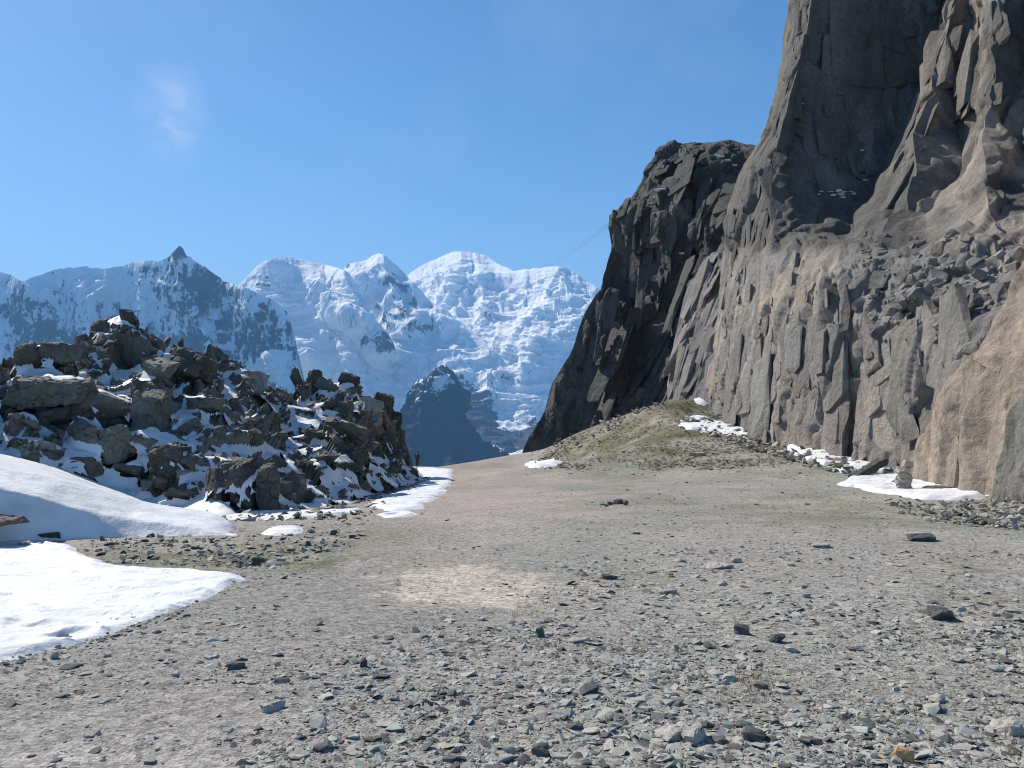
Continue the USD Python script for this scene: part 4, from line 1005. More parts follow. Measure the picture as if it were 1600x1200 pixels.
def snow_patch(label, poly, cell, thick, seed, rag=0.25, hollow=0.0, name="snow_patch"):
    g = on_ground(*np.array(poly, float).T)
    lo, hi = g.min(0) - 0.6, g.max(0) + 0.6
    X, Y = np.meshgrid(np.arange(lo[0], hi[0], cell), np.arange(lo[1], hi[1], cell))
    px = np.stack([UC + FPX * X / Y, VH - FPX * (G(X, Y) - EYE) / Y], -1)
    ins = _Path(poly).contains_points(px.reshape(-1, 2)).reshape(X.shape).astype(float)
    q = np.stack([X, Y, 0 * X], -1)
    sc = max(0.35, 12 * cell)
    inw = gaussian_filter(ins, sc / cell * 0.35) + rag * fbm(q / sc / 1.2, 5, seed) * 1.6
    if hollow:
        inw = inw - hollow * sstep(0.02, 0.2, fbm(q / sc / 1.5, 4, seed + 5))
    hgt = thick * (np.clip((inw - 0.42) / 0.3, -0.5, 1.0))
    Z = GD(X, Y) + hgt + (0.06 * fbm(q * np.array([0.8, 2.2, 1]), 3, seed + 1) + 0.05 * (ridged(q * np.array([1.3, 3.6, 1]) + 0.5 * fbm(q * 1.5, 2, seed + 2)[..., None], 3, seed + 3) - 0.5)) * sstep(0.45, 0.9, inw) - 0.05 * sstep(0.16, 0.3, fbm(q * np.array([1.6, 2.2, 1]), 3, seed + 9)) * sstep(0.5, 0.9, inw)
    keep = maximum_filter(hgt > -0.02, 3)
    o = obj(name, strip_mesh(X, Y, Z, keep), M["snow"], smooth=True)
    tag(o, label, "snow", kind="stuff")


snow_patch("broad white snow patch in the left foreground on the gravel", [(-260, 840), (0, 843), (70, 846), (110, 856), (130, 868), (160, 882), (250, 890), (310, 893), (375, 900), (382, 908), (345, 925), (310, 942), (250, 962), (190, 982), (100, 1012), (0, 1036), (-260, 1090)], 0.025, 0.04, 421, rag=0.34)
snow_patch("snow strip at the right end of the outcrop by the person", [(652, 731), (706, 733), (705, 752), (690, 772), (650, 797), (600, 800), (575, 793), (590, 777), (640, 764), (668, 750)], 0.07, 0.09, 422, rag=0.35, hollow=0.3)
snow_patch("small snow strip at the foot of the dark tower", [(815, 722), (845, 720), (878, 722), (868, 729), (830, 733)], 0.12, 0.14, 423)
snow_patch("stony snow along the farther foot of the tall wall", [(1060, 657), (1090, 650), (1150, 664), (1215, 686), (1205, 692), (1130, 676), (1070, 672)], 0.12, 0.18, 424, rag=0.75, hollow=0.8)
snow_patch("stony snow in the middle of the tall wall's foot", [(1225, 700), (1260, 693), (1300, 703), (1350, 716), (1400, 738), (1385, 742), (1310, 738), (1260, 718)], 0.08, 0.22, 425, rag=0.65, hollow=0.8)
snow_patch("bright snow bank at the foot of the brown slab", [(1308, 758), (1330, 745), (1370, 730), (1410, 733), (1440, 740), (1490, 757), (1540, 768), (1535, 781), (1480, 782), (1430, 780), (1370, 770)], 0.06, 0.13, 426, rag=0.35, hollow=0.4)
snow_patch("tiny snow patch at the picture's right edge below the wall", [(1535, 768), (1570, 762), (1568, 772), (1540, 777)], 0.05, 0.12, 427)
snow_patch("small thawing snow patch beside the mound's summit", [(1085, 622), (1106, 622), (1106, 636), (1090, 634)], 0.12, 0.15, 428)
snow_patch("thin snow remnant on the gravel right of the outcrop foot", [(415, 826), (470, 822), (475, 832), (420, 838)], 0.05, 0.06, 429, rag=0.4)
snow_patch("thin snow remnant between the track and the dark blocks", [(590, 804), (640, 800), (650, 806), (600, 810)], 0.05, 0.05, 430, rag=0.4)
snow_patch("narrow snow remnant on the stones before the outcrop", [(300, 802), (370, 797), (470, 800), (560, 795), (560, 802), (440, 812), (330, 812)], 0.05, 0.05, 431, rag=0.6, hollow=0.7)

# ------------------------------------------------------------------ loose stones that can be told apart
def ground_stone(u, v, w_px, h_px, mat, label, seed, group=None, flat=None, name="stone", lift=0.25, rz=None, tx=0.0, ty=0.0, cat="stone", fine=True):
    r = np.random.default_rng(seed)
    g = on_ground(u, v + 0.25 * h_px)[0]
    g[2] = GD(g[0], g[1]).item()
    w, h = w_px / FPX * g[1], h_px / FPX * g[1]
    size = (w, w * r.uniform(0.6, 1.0), h)
    m = boulder_mesh(r, size, 0.6, 18, 0.12, seed % 400 + 2000, 0.03) if fine else stone_mesh(r, size, 0.6, 14)
    rotz(m, r.uniform(-0.5, 0.5) if rz is None else rz, tx, ty)
    m.apply_translation(-m.bounds.mean(0))
    e = m.bounds[1] - m.bounds[0]
    m.apply_scale([w / e[0], 1, h / e[2]])
    m.apply_translation([g[0], g[1], g[2] + h * lift])
    o = obj(name, m, M[mat])
    tag(o, label, cat, group)
    told.append((o, label, group, u))
    return o


for (u, v, w_, h_, mat, lab, sd) in [
    (1465, 962, 36, 22, "slate_dark", "dark brown humped stone on the gravel in the right foreground", 1),
    (1412, 1182, 34, 30, "stone_orange", "orange topped stone at the bottom edge on the right", 2),
    (843, 988, 15, 20, "slate_dark", "small dark stone standing on gravel near the sandy patch", 3),
    (403, 875, 19, 13, "slate_dark", "dark block beside the mossy strip at the snow patch's tip", 4),
    (1438, 842, 40, 15, "slate_dark", "long dark stone lying flat below the right wall", 5),
    (953, 902, 30, 10, "slate_dark", "flat dark stone at the right end of the sandy patch", 6),
    (1088, 1146, 44, 36, "slate_grey", "pale tilted slate at the bottom between dark stones", 7),
    (1040, 1145, 50, 20, "slate_grey", "broad pale flat slate left of the tilted one", 8),
    (1122, 886, 46, 10, "slate_tan", "long pale flat stone in the slate field behind the dark stones", 9),
    (1283, 855, 30, 8, "slate_tan", "pale flat stone alone on the right gravel", 10),
    (1040, 923, 34, 14, "slate_grey", "grey flat slate amid the pale slates right of the sand", 11),
    (1088, 710, 26, 8, "stone_pink", "pale pink flat stone lying on the mossy mound", 12),
    (368, 1037, 30, 12, "slate_dark", "dark flat stone left of centre on the gravel track", 13),
    (568, 1033, 12, 20, "slate_dark", "thin upright dark stone in the greenish gravel", 14),
    (845, 1170, 32, 24, "slate_dark", "dark stone at the lower edge left of the pale slates", 15),
    (1160, 988, 26, 20, "slate_dark", "dark pointed stone among the grey slates of the right foreground", 16),
    (1215, 1000, 26, 18, "slate_dark", "dark squat stone beside the pointed one", 17),
    (1180, 1150, 40, 22, "slate_dark", "dark stone leaning in the gravel at lower right", 18),
    (425, 1104, 36, 14, "slate_grey", "pale grey slab half way down the gravel track", 19),
    (1580, 1140, 56, 26, "slate_tan", "large pale slab at the lower right picture edge", 20),
    (85, 1025, 12, 14, "slate_grey", "thin grey stone standing at the snow patch's lower edge", 21),
    (1466, 765, 46, 12, "slate_dark", "dark slab under the bright snow at the brown slab's foot", 22),
    (146, 828, 22, 22, "boulder_dark", "dark pointed stone sticking out of the shaded snow front", 23),
    (184, 830, 14, 14, "boulder_dark", "smaller dark stone right of the pointed one in the snow front", 24),
    (235, 838, 12, 8, "boulder_dark", "little dark stone at the foot of the snow front", 25),
    (72, 840, 46, 18, "boulder_dark", "low dark boulder in the snow below the bank", 26),
    (38, 850, 22, 10, "stone_pink", "pinkish stones in the snow left of the low dark boulder", 27),
    (906, 1000, 36, 8, "slate_tan", "thin pale flat stone in front of the sandy patch", 28)]:
    ground_stone(u, v, w_, h_, mat, lab, 3000 + sd)
# a flat slab cut by the left edge, poking out of the bank
boulder_px(-60, 33, 807, 824, 13.6, 0.9, "boulder_brown", "flat layered slab poking from the snow bank at the left edge", 31, 0.02, power=0.4)

# little pile of stones on the track
for kq, (u, v, w_, h_, mat, lab) in enumerate([(961, 785, 12, 9, "stone_pink", "pinkish stone in the middle of the small heap on the track"), (970, 785, 13, 8, "slate_dark", "dark stone in the middle right of the small heap on the track"), (978, 787, 8, 9, "slate_dark", "dark stone at the right end of the small heap on the track"),
                                              (953, 787, 9, 6, "slate_dark", "dark stone left of the pink one in the small heap on the track"), (941, 788, 10, 4, "slate_grey", "flat grey stone at the left end of the small heap on the track"), (967, 781, 7, 5, "stone_pink", "topmost pink stone of the small heap on the track"), (948, 791, 8, 4, "slate_dark", "low dark stone in front of the small heap on the track")]):
    ground_stone(u, v, w_, h_, mat, lab, 3300 + kq, lift=0.35)
# cairn in the snow at the wall's foot
cg = on_ground(1411, 768)[0]
cz = GD(cg[0], cg[1]).item() + 0.05
hgt = [0.26, 0.2, 0.22, 0.2, 0.26]
wid = [0.62, 0.55, 0.5, 0.48, 0.34]
cl = ["grey bottom stone of the cairn in the snow", "tan second stone of the cairn in the snow", "tan middle stone of the cairn in the snow", "tan fourth stone of the cairn in the snow", "pink top stone of the cairn in the snow"]
for kq in range(5):
    r = np.random.default_rng(3400 + kq)
    m = boulder_mesh(r, (wid[kq], wid[kq] * 0.8, hgt[kq] * 1.15), 0.5, 18, 0.1, 2500 + kq, 0.03)
    m.apply_translation(-m.bounds.mean(0))
    m.apply_translation([cg[0] + r.normal() * 0.03 + (0.1 if kq == 4 else 0), cg[1], cz + hgt[kq] / 2])
    cz += hgt[kq] * 0.93
    tag(obj("stone", m, M["stone_pink" if kq == 4 else ("slate_grey" if kq == 0 else "slate_tan")]), cl[kq], "stone")
# long dark slabs leaning on the rubble at the foot of the wall
for kq, (ua, va, ub, vb, th, lab) in enumerate([(1332, 748, 1378, 722, 0.26, "lower long dark slab leaning in the stony snow at the wall's foot"), (1366, 727, 1408, 703, 0.2, "upper long dark slab leaning in the stony snow at the wall's foot")]):
    ga, gb = on_ground(ua, va)[0], on_ground(ub, vb + 12)[0]
    pa, pb_ = P(ua, va, ga[1]), P(ub, vb, min(gb[1], ga[1] + 1.5))
    ln = np.linalg.norm(pb_ - pa)
    r = np.random.default_rng(3500 + kq)
    m = boulder_mesh(r, (ln * 1.1, 0.5, th), 0.35, 22, 0.04, 2600 + kq, 0.02)
    dx = (pb_ - pa) / ln
    m.apply_transform(trimesh.geometry.align_vectors([1, 0, 0], dx))
    m.apply_translation((pa + pb_) / 2 - m.bounds.mean(0))
    tag(obj("slab", m, M["slate_dark"]), lab, "rock slab")

r = np.random.default_rng(91)
GL = {"slate_grey": ("grey slate stone lying loose on the gravel", "grey loose stones on the gravel"), "slate_green": ("greenish slate stone lying loose on the gravel", "greenish loose stones on the gravel"), "slate_tan": ("tan flat stone lying loose on the gravel", "tan loose stones on the gravel"), "slate_dark": ("dark stone lying loose on the gravel", "dark loose stones on the gravel")}
mats4 = ["slate_grey", "slate_green", "slate_tan", "slate_dark"]
cnt = 0
while cnt < 235:
    u, v = r.uniform(0, 1600), 820 + 380 * r.uniform() ** 0.75
    dens = 0.16 + 0.84 * sstep(600, 900, u) * sstep(860, 940, v)
    if u < 400 and v < 1045 - 0.33 * u + 20:
        continue
    if abs(u - 760) < 170 and abs(v - 915) < 34 or r.uniform() > dens:
        continue
    w_ = float(np.clip(r.lognormal(2.75, 0.38), 10, 46)) * (0.55 + 0.45 * (v - 800) / 400)
    mat = mats4[int(r.choice(4, p=[0.38, 0.24, 0.14, 0.24]))]
    wd_ = "broad" if w_ > 19 else "middling" if w_ > 13 else "little"
    cols_ = ["near the left edge", "left of the track's middle", "below the sandy patch", "right of the sandy patch", "in the right slate field", "near the right edge"][min(int(u / 267), 5)]
    rows_ = "far back" if v < 910 else "half way back" if v < 1010 else "in the foreground" if v < 1110 else "at the bottom edge"
    what_ = {"slate_grey": "grey slate stone", "slate_green": "greenish slate stone", "slate_tan": "tan flat stone", "slate_dark": "dark stone"}[mat]
    ground_stone(u, v, w_, w_ * r.uniform(0.22, 0.6), mat, f"{wd_} {what_} {rows_} {cols_}", 5000 + cnt, GL[mat][1], lift=0.22, rz=r.uniform(0, 6.28), tx=r.normal() * 0.12, ty=r.normal() * 0.12, fine=False)
    cnt += 1

ORD = ["first", "second", "third", "fourth", "fifth", "sixth", "seventh", "eighth", "ninth", "tenth", "eleventh", "twelfth", "thirteenth", "fourteenth", "fifteenth", "sixteenth", "seventeenth", "eighteenth", "nineteenth", "twentieth"]
for lb in sorted({t_[1] for t_ in told}):
    same = sorted([t_ for t_ in told if t_[1] == lb], key=lambda t_: t_[3])
    if len(same) > 1:
        for n_, t_ in enumerate(same):
            t_[0].GetPrim().SetCustomDataByKey("label", f"{ORD[min(n_, 19)]} from left: {lb}")
# ------------------------------------------------------------------ gravel and rubble nobody could count
pi_mats = ["slate_grey", "slate_grey", "slate_green", "slate_green", "slate_tan", "slate_dark"]
rp = np.random.default_rng(123)


def scatter(name, label, pos, size, flat, mats, seed, cat, nper=3, quat_tilt=0.18, wcol=None):
    pi = UsdGeom.PointInstancer.Define(stage, path_of(name))
    r = np.random.default_rng(seed)
    protos = []
    for k, mt in enumerate(mats):
        for q_ in range(nper):
            m = stone_mesh(r, (1.0, r.uniform(0.55, 0.95), r.uniform(*flat)), 0.6, 12)
            protos.append(obj("chip", m, M[mt], parent=str(pi.GetPath())).GetPath())
    pi.CreatePrototypesRel().SetTargets(protos)
    n_ = len(pos)
    which = r.integers(0, len(protos), n_)
    a = r.uniform(0, 2 * np.pi, n_)
    ax = r.normal(size=(n_, 2)) * quat_tilt
    qw = np.stack([np.cos(a / 2), ax[:, 0], ax[:, 1], np.sin(a / 2)], 1)
    qw /= np.linalg.norm(qw, axis=1, keepdims=True)
    pi.CreateProtoIndicesAttr(Vt.IntArray.FromNumpy(which.astype(np.int32)))
    pi.CreatePositionsAttr(Vt.Vec3fArray.FromNumpy(pos.astype(np.float32)))
    pi.CreateScalesAttr(Vt.Vec3fArray.FromNumpy(np.repeat(size[:, None], 3, 1).astype(np.float32)))
    pi.CreateOrientationsAttr(Vt.QuathArray([Gf.Quath(float(q_[0]), float(q_[1]), float(q_[2]), float(q_[3])) for q_ in qw]))
    tag(pi, label, cat, kind="stuff")


# near gravel, even in picture area times a density that varies over the ground
N = 150000
uu, vv = rp.uniform(-60, 1660, N), 765 + 455 * rp.uniform(0, 1, N) ** 0.62
g = np.concatenate([on_ground(uu[i:i + 4000], vv[i:i + 4000]) for i in range(0, N, 4000)])
px_m = g[:, 1] / FPX
dn = fbm(g * 0.45, 4, 441) + 0.5 * fbm(g * 1.6, 3, 442)
track = np.exp(-((g[:, 0] - (-1.4 - 0.02 * g[:, 1])) / 1.9) ** 2) + np.exp(-((g[:, 0] - 1.5) / 0.9) ** 2) * (g[:, 1] > 12)
sandy = np.exp(-((((uu - 770) / 160) ** 2 + ((vv - 915) / 36) ** 2)) ** 1.5)
snowy = (uu < 368) & (vv < 1028 - 0.34 * uu) & ((vv > 896) | (uu < 120))
prob = np.clip(0.50 + 2.8 * dn - 0.4 * track - 0.5 * sandy + 0.4 * sstep(0.0, 1.5, g[:, 0]) * (g[:, 1] < 13), 0.03, 1)
keep = (rp.uniform(0, 1, N) < prob) & ~snowy & (g[:, 1] < 45)
g = g[keep]
n_ = len(g)
big = 0.5 + 0.9 * np.clip(0.4 + 1.6 * dn[keep] + 0.35 * (g[:, 0] > 0.3) * (g[:, 1] < 14), 0, 1)
size = np.clip(rp.lognormal(-4.3, 0.75, n_) * big, 0.008, 0.12) * (1 + np.clip(g[:, 1] - 6, 0, 30) * 0.045)
g[:, 2] = GD(g[:, 0], g[:, 1]) + size * rp.uniform(-0.12, 0.08, n_)
# sparser, larger stones further off
uu, vv = rp.uniform(300, 1640, 9000), 728 + 150 * rp.uniform(0, 1, 9000) ** 1.3
g2 = on_ground(uu, vv)
d2 = fbm(g2 * 0.25, 4, 451)
k2 = (rp.uniform(0, 1, 9000) < 0.35 + 1.6 * d2 + 0.3 * (uu > 900)) & (g2[:, 1] > 11) & (g2[:, 1] < 90) & (uu > 400 + 2.2 * (vv - 730)) & (np.abs(uu - 760 - 0 * vv) > 60 + 0 * vv)
g2 = g2[k2]
s2 = np.clip(rp.lognormal(-2.75, 0.45, len(g2)), 0.03, 0.28) * np.clip(g2[:, 1] / 34, 0.55, 1.3)
g2[:, 2] = GD(g2[:, 0], g2[:, 1]) + s2 * 0.06
g, size = np.vstack([g, g2]), np.concatenate([size, s2])
scatter("gravel", "loose grey slate chips and pebbles strewn over the ground", g, size, (0.13, 0.36), pi_mats, 7, "gravel", 3, 0.12)

# coarse rubble: strip before the outcrop, foot of the wall, mound edge, sides
reg = [([(130, 846), (380, 836), (560, 800), (600, 800), (560, 850), (420, 892), (170, 884)], 1100, (0.03, 0.2)), ([(1060, 655), (1100, 645), (1220, 690), (1420, 735), (1420, 745), (1320, 745), (1230, 720), (1120, 690)], 1500, (0.08, 0.5)),
       ([(1380, 790), (1600, 778), (1600, 830), (1450, 815)], 700, (0.05, 0.25)), ([(820, 722), (960, 648), (1040, 618), (1040, 632), (960, 668), (850, 728)], 420, (0.12, 0.6)), ([(560, 770), (640, 745), (672, 750), (640, 775), (580, 800)], 350, (0.08, 0.4)),
       ([(300, 800), (560, 780), (560, 812), (300, 816)], 420, (0.08, 0.4)), ([(0, 1018), (190, 966), (330, 920), (384, 902), (384, 918), (320, 948), (190, 998), (0, 1052)], 420, (0.02, 0.09)), ([(0, 838), (130, 842), (380, 830), (380, 842), (130, 866), (60, 858), (0, 850)], 90, (0.04, 0.2)), ([(960, 640), (1100, 625), (1300, 730), (1100, 740), (900, 726)], 700, (0.06, 0.3))]
pos, siz = [], []
for poly, n_, (sa, sb) in reg:
    pl = _Path(poly)
    b0, b1 = np.min(poly, 0), np.max(poly, 0)
    c0 = rp.uniform(b0, b1, (n_ * 4, 2))
    c0 = c0[pl.contains_points(c0)][:n_]
    gg = on_ground(c0[:, 0], c0[:, 1])
    s_ = sa * (sb / sa) ** (rp.uniform(0, 1, len(gg)) ** 2.2)
    gg[:, 2] = GD(gg[:, 0], gg[:, 1]) + s_ * rp.uniform(0.05, 0.6, len(gg)) * (gg[:, 0] > 4) + s_ * 0.08
    pos.append(gg); siz.append(s_)
scatter("rubble", "coarse slate rubble at the feet of the rock faces", np.vstack(pos), np.concatenate(siz), (0.14, 0.4), ["slate_grey", "slate_tan", "slate_tan", "boulder_dark", "slate_green", "boulder_brown"], 8, "rubble", 3, 0.2)
# small broken stone lying all over the outcrop
ii, jj = rp.integers(0, nt, 8000), rp.integers(20, ns, 8000)
pos = mp[ii, jj]
siz = 0.07 * (0.55 / 0.07) ** (rp.uniform(0, 1, len(pos)) ** 1.8)
scatter("outcrop_rubble", "small broken stones lying all over the outcrop", pos, siz, (0.3, 0.75), ["boulder_dark", "boulder_green", "boulder_brown", "slate_dark"], 9, "rubble", 3, 0.4)

# rubble lodged on the ledge of the wall and the tower's shelves is part of those meshes; snow on shelves:
# ------------------------------------------------------------------ thin grass
gu_, gv_, gs_ = [], [], []
for (u, v, ru, rv, n_) in [(1165, 1060, 30, 14, 120), (1100, 1010, 30, 10, 60), (870, 1000, 22, 5, 50), (985, 1010, 14, 6, 30), (1200, 1075, 40, 12, 60), (440, 880, 110, 8, 260), (1480, 930, 16, 5, 40), (1590, 1170, 30, 15, 60), (830, 958, 30, 5, 40), (1420, 1000, 30, 10, 50), (1390, 1120, 50, 20, 80)]:
    gu_.append(u + ru * rp.normal(size=n_)); gv_.append(v + rv * rp.normal(size=n_))
gg = on_ground(np.concatenate(gu_), np.concatenate(gv_))
blv, blf = [], []
for k_, q_ in enumerate(gg):
    zz = GD(q_[0], q_[1]).item()
    for b_ in range(5):
        a_, l_ = rp.uniform(0, 6.28), rp.uniform(0.012, 0.035)
        o_ = rp.normal(size=2) * 0.012
        dx, dy = math.cos(a_), math.sin(a_)
        w_ = 0.0022
        base_ = len(blv)
        x_, y_ = q_[0] + o_[0], q_[1] + o_[1]
        blv += [(x_ - dy * w_, y_ + dx * w_, zz - 0.003), (x_ + dy * w_, y_ - dx * w_, zz - 0.003), (x_ + dx * l_ * 0.7, y_ + dy * l_ * 0.7, zz + l_)]
        blf.append((base_, base_ + 1, base_ + 2))
o = obj("grass", (np.array(blv), np.array(blf)), M["grass"])
tag(o, "thin olive grass tufts growing between the stones", "grass", kind="stuff")

gr_ = on_ground(rp.uniform(830, 1240, 9000), rp.uniform(622, 735, 9000))
dg = fbm(gr_ * 0.35, 4, 461)
mg_ = gr_[(rp.uniform(0, 1, 9000) < 0.30 + 2.4 * dg) & (gr_[:, 1] > 38) & (gr_[:, 1] < 86)]
cl_ = UsdGeom.PointInstancer.Define(stage, path_of("mound_grass"))
bv, bf = [], []
rg = np.random.default_rng(5)
for b_ in range(34):
    a_, l_, o_ = rg.uniform(0, 6.28), rg.uniform(0.25, 0.6), rg.normal(size=2) * 0.28
    dx, dy, k_ = math.cos(a_), math.sin(a_), len(bv)
    bv += [(o_[0] - dy * 0.03, o_[1] + dx * 0.03, -0.05), (o_[0] + dy * 0.03, o_[1] - dx * 0.03, -0.05), (o_[0] + dx * l_ * 0.6, o_[1] + dy * l_ * 0.6, l_)]
    bf.append((k_, k_ + 1, k_ + 2))
cl_.CreatePrototypesRel().SetTargets([obj("clump", (np.array(bv), np.array(bf)), M["grass"], parent=str(cl_.GetPath())).GetPath()])
mg_[:, 2] = GD(mg_[:, 0], mg_[:, 1])
cl_.CreateProtoIndicesAttr(Vt.IntArray.FromNumpy(np.zeros(len(mg_), np.int32)))
cl_.CreatePositionsAttr(Vt.Vec3fArray.FromNumpy(mg_.astype(np.float32)))
cl_.CreateScalesAttr(Vt.Vec3fArray.FromNumpy(np.repeat(rp.uniform(0.10, 0.26, (len(mg_), 1)), 3, 1).astype(np.float32)))
tag(cl_, "short olive grass growing on the mound below the tower", "grass", kind="stuff")

# ------------------------------------------------------------------ snow lying on shelves of the rock faces
from scipy.spatial import cKDTree as _KD


def shelf_snow(label, U, VV, p, spots, seed, th):
    """Small snow lenses resting on rock, built on the rock's own points near the given pixels."""
    v_all, f_all, n0 = [], [], 0
    r = np.random.default_rng(seed)
    uv = np.stack([U.ravel(), VV.ravel()], 1)
    tree_ = _KD(uv)
    pp = p.reshape(-1, 3)
    for (u, v, w_, h_) in spots:
        d_, i_ = tree_.query((u, v))
        c0 = pp[i_]
        wd = w_ / FPX * c0[1]
        hd = h_ / FPX * c0[1]
        m = trimesh.creation.icosphere(3, 1.0)
        q_ = np.array(m.vertices)
        q_ = q_ * (1 + 0.9 * fbm(q_ * 1.6 + r.uniform(0, 50), 3, seed)[:, None])
        q_ *= np.array([wd / 2, wd / 4, hd / 2])
        tow = -c0 * np.array([1, 1, 0]); tow = tow / np.linalg.norm(tow)
        v_all.append(q_ + c0 + tow * wd * 0.1); f_all.append(np.array(m.faces) + n0); n0 += len(q_)
    o = obj("shelf_snow", (np.vstack(v_all), np.vstack(f_all)), M["snow"], smooth=True)
    tag(o, label, "snow", kind="stuff")


cv_ = to_px(p_c)
shelf_snow("small snow patches on shelves of the tall wall's dark upper recess", cv_[0], cv_[1], p_c, [(1302 + 17 * rp.normal(), 304 + 5 * rp.normal(), rp.uniform(4, 13), rp.uniform(2, 4.5)) for _ in range(16)] + [(1366, 92, 9, 3), (1362, 94, 6, 2), (1348, 236, 6, 3), (1245, 161, 8, 3), (1254, 163, 6, 2), (1352, 281, 8, 3), (1334, 134, 5, 2)], 6, 0.1)
tv = to_px(p_t)
shelf_snow("small snow patches on the shelves and crest of the dark tower", tv[0], tv[1], p_t, [(1035, 298, 26, 5), (1048, 304, 16, 4), (1028, 308, 12, 4), (1020, 318, 10, 3), (1052, 296, 10, 4), (1126, 246, 12, 4), (1138, 252, 10, 3), (1148, 258, 9, 3), (1120, 242, 6, 3), (1078, 384, 14, 3), (1066, 395, 12, 3), (1028, 508, 14, 3), (1036, 505, 10, 3)], 5, 0.1)

# ------------------------------------------------------------------ lift cables running from the tower towards the valley
def tube_mesh(pts, rad, sides=6):
    pts = np.asarray(pts, float)
    t_ = np.gradient(pts, axis=0); t_ /= np.linalg.norm(t_, axis=1, keepdims=True)
    up = np.array([0, 0, 1.0])
    a_ = np.cross(t_, up); a_ /= np.linalg.norm(a_, axis=1, keepdims=True) + 1e-9
    b_ = np.cross(t_, a_)
    th = np.arange(sides) * 2 * np.pi / sides
    v = pts[:, None] + rad * (np.cos(th)[None, :, None] * a_[:, None] + np.sin(th)[None, :, None] * b_[:, None])
    nr = len(pts)
    i_, j_ = np.meshgrid(np.arange(nr - 1), np.arange(sides), indexing="ij")
    a = i_ * sides + j_; b = i_ * sides + (j_ + 1) % sides
    f = np.vstack([np.stack([a.ravel(), b.ravel(), (b + sides).ravel()], 1), np.stack([a.ravel(), (b + sides).ravel(), (a + sides).ravel()], 1)])
    return trimesh.Trimesh(v.reshape(-1, 3), f, process=False)


for kq, (ua, va, ub, vb, lab) in enumerate([(966, 338, 840, 420, "upper lift cable running down from the dark tower across the sky"), (966, 343, 838, 426, "lower lift cable running down from the dark tower across the sky")]):
    a_, b_ = P(ua, va, 122.5), P(ub, vb, 420.0)
    dirn = b_ - a_
    tt = np.linspace(0, 6, 60)[:, None]
    pts_ = a_ + dirn * tt + np.array([0, 0, 1.0]) * (-(tt * (1 - tt))) * 4.0 * (tt < 1)
    o = obj("lift_cable", tube_mesh(pts_, 0.028), M["steel"])
    tag(o, lab, "cable")

# railing on the tower's crest
cr = [P(u, v, 124.0) for u, v in ((1030, 238), (1040, 233.5), (1050, 231.5), (1060, 230.5), (1070, 230.5))]
rl = thing("railing", cr[2])
for q_ in cr:
    m = tube_mesh([q_ - cr[2] + np.array([0, 0, -0.6]), q_ - cr[2] + np.array([0, 0.001, 0.1]), q_ - cr[2] + np.array([0, 0.002, 0.5])], 0.05)
    obj("post", m, M["steel"], parent=rl.GetPath())
obj("rail", tube_mesh([q_ - cr[2] + np.array([0, 0, 0.5]) for q_ in cr], 0.05), M["steel"], parent=rl.GetPath())
tag(rl, "thin metal railing of a lookout on the dark tower's crest", "railing")

# ------------------------------------------------------------------ the person at the edge of the pass
def chain(js, refine=0.035):
    """One smooth body from joints: list of (a, ra, b, rb)."""
    parts = []
    for a_, ra, b_, rb in js:
        sa = m3.Manifold.sphere(ra, 14).translate(tuple(map(float, a_)))
        sb = m3.Manifold.sphere(rb, 14).translate(tuple(map(float, b_)))
        parts.append((sa + sb).hull())
    m = parts[0]
    for q_ in parts[1:]:
        m = m + q_
    mm = m.refine_to_length(refine).to_mesh()
    t_ = trimesh.Trimesh(mm.vert_properties[:, :3], mm.tri_verts)
    trimesh.smoothing.filter_taubin(t_, iterations=6)
    return t_


gp_ = on_ground(652, 727.5)[0]
gp_ = P(652, 727, 89.5)
gp_[2] = GD(gp_[0], gp_[1]).item() + 0.05
pr = thing("person", gp_)
V3 = np.array
body = [(V3([-.10, .02, .09]), .055, V3([-.10, 0, .48]), .06), (V3([.10, -.03, .09]), .055, V3([.10, 0, .48]), .06), (V3([-.10, 0, .48]), .062, V3([-.09, 0, .92]), .09), (V3([.10, 0, .48]), .062, V3([.09, 0, .92]), .09),
        (V3([-.07, 0, .95]), .11, V3([.07, 0, .95]), .11), (V3([0, 0, .95]), .13, V3([0, 0, 1.25]), .135), (V3([0, 0, 1.25]), .13, V3([0, 0, 1.42]), .10), (V3([-.16, 0, 1.42]), .06, V3([.16, 0, 1.42]), .06),
        (V3([0, 0, 1.42]), .06, V3([0, .01, 1.56]), .055), (V3([0, .0, 1.62]), .085, V3([0, .012, 1.68]), .088), (V3([0, .085, 1.63]), .012, V3([0, .10, 1.615]), .014), (V3([-.088, 0, 1.64]), .016, V3([-.09, 0, 1.66]), .016), (V3([.088, 0, 1.64]), .016, V3([.09, 0, 1.66]), .016)]
for sx in (-1, 1):
    body += [(V3([sx * .19, 0, 1.41]), .055, V3([sx * .235, -.01, 1.14]), .045), (V3([sx * .235, -.01, 1.14]), .043, V3([sx * .215, .12, .92]), .032), (V3([sx * .215, .12, .92]), .034, V3([sx * .20, .17, .86]), .03)]
    for f_ in range(4):
        b0 = V3([sx * (.20 + .012 * (f_ - 1.5)), .17, .855])
        body.append((b0, .009, b0 + V3([0, .025, -.055 - .006 * (f_ % 3)]), .008))
    body.append((V3([sx * .18, .165, .87]), .01, V3([sx * .165, .20, .84]), .009))
    body.append((V3([sx * .10, -.03, .05]), .045, V3([sx * .10, .13, .035]), .035))
obj("body", chain(body, 0.05), M["skin"], parent=pr.GetPath())
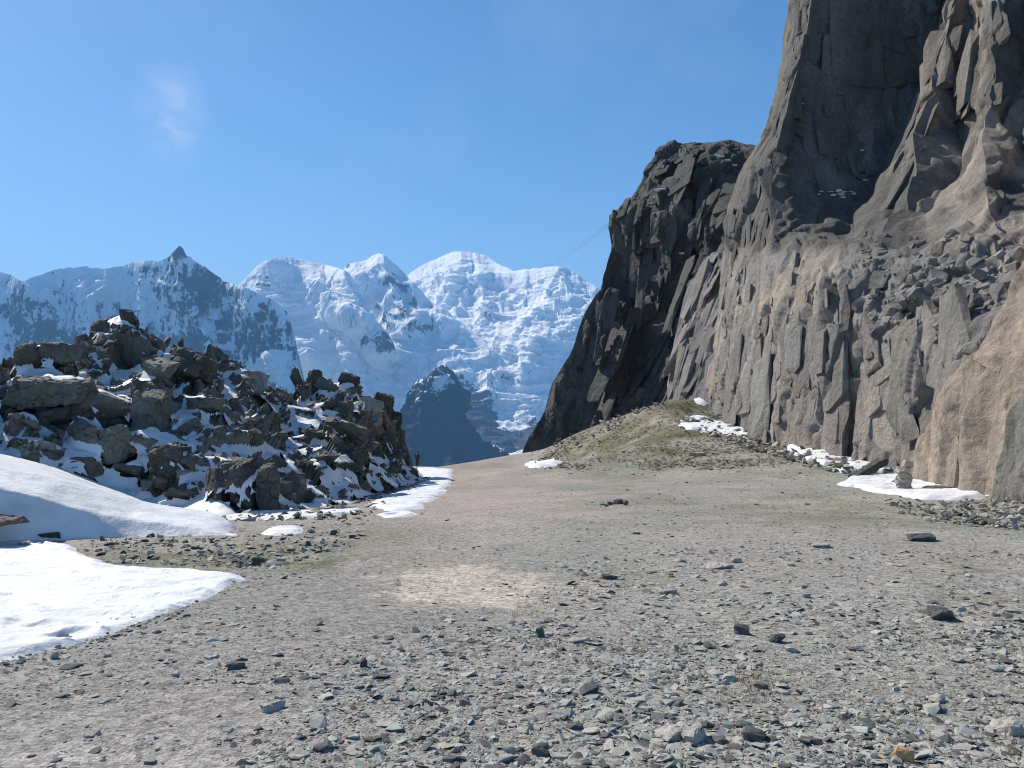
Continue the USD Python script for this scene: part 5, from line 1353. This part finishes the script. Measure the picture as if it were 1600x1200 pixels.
jk = [(V3([-.07, 0, .90]), .14, V3([.07, 0, .90]), .14), (V3([0, 0, .92]), .165, V3([0, 0, 1.26]), .168), (V3([0, 0, 1.26]), .16, V3([0, 0, 1.42]), .12), (V3([-.16, 0, 1.40]), .085, V3([.16, 0, 1.40]), .085), (V3([0, 0, 1.42]), .085, V3([0, .01, 1.50]), .075)]
for sx in (-1, 1):
    jk += [(V3([sx * .19, 0, 1.40]), .08, V3([sx * .235, -.01, 1.14]), .065), (V3([sx * .235, -.01, 1.14]), .065, V3([sx * .215, .115, .93]), .05)]
obj("jacket", chain(jk), M["jacket"], parent=pr.GetPath())
for sx in (-1, 1):
    obj("trouser_leg", chain([(V3([sx * .10, 0, .10]), .075, V3([sx * .10, 0, .48]), .085), (V3([sx * .10, 0, .48]), .085, V3([sx * .085, 0, .92]), .115)]), M["trousers"], parent=pr.GetPath())
    obj("boot", chain([(V3([sx * .10, -.03, .06]), .062, V3([sx * .10, .15, .045]), .048), (V3([sx * .10, -.02, .06]), .062, V3([sx * .10, -.01, .17]), .07)]), M["boots"], parent=pr.GetPath())
obj("hair", chain([(V3([0, -.015, 1.66]), .10, V3([0, -.005, 1.695]), .093)]), M["hair"], parent=pr.GetPath())
tag(pr, "person in dark clothes standing at the edge of the pass beside the outcrop", "person")
bk_ = thing("backpack", gp_ + np.array([0.02, -0.2, 1.16]))
obj("pack", chain([(V3([-.09, -.03, -.17]), .10, V3([.09, -.03, -.17]), .10), (V3([-.08, -.03, -.17]), .10, V3([-.07, -.02, .2]), .09), (V3([.08, -.03, -.17]), .10, V3([.07, -.02, .2]), .09), (V3([0, -.03, -.17]), .12, V3([0, -.02, .2]), .11)]), M["pack"], parent=bk_.GetPath())
for sx in (-1, 1):
    obj("strap", tube_mesh([V3([sx * .12, .03, .22]), V3([sx * .12, .2, .30]), V3([sx * .12, .36, .22]), V3([sx * .13, .38, .05]), V3([sx * .17, .2, -.12]), V3([sx * .12, .02, -.16])], 0.018), M["pack"], parent=bk_.GetPath())
tag(bk_, "dark blue backpack on the back of the standing person", "backpack")
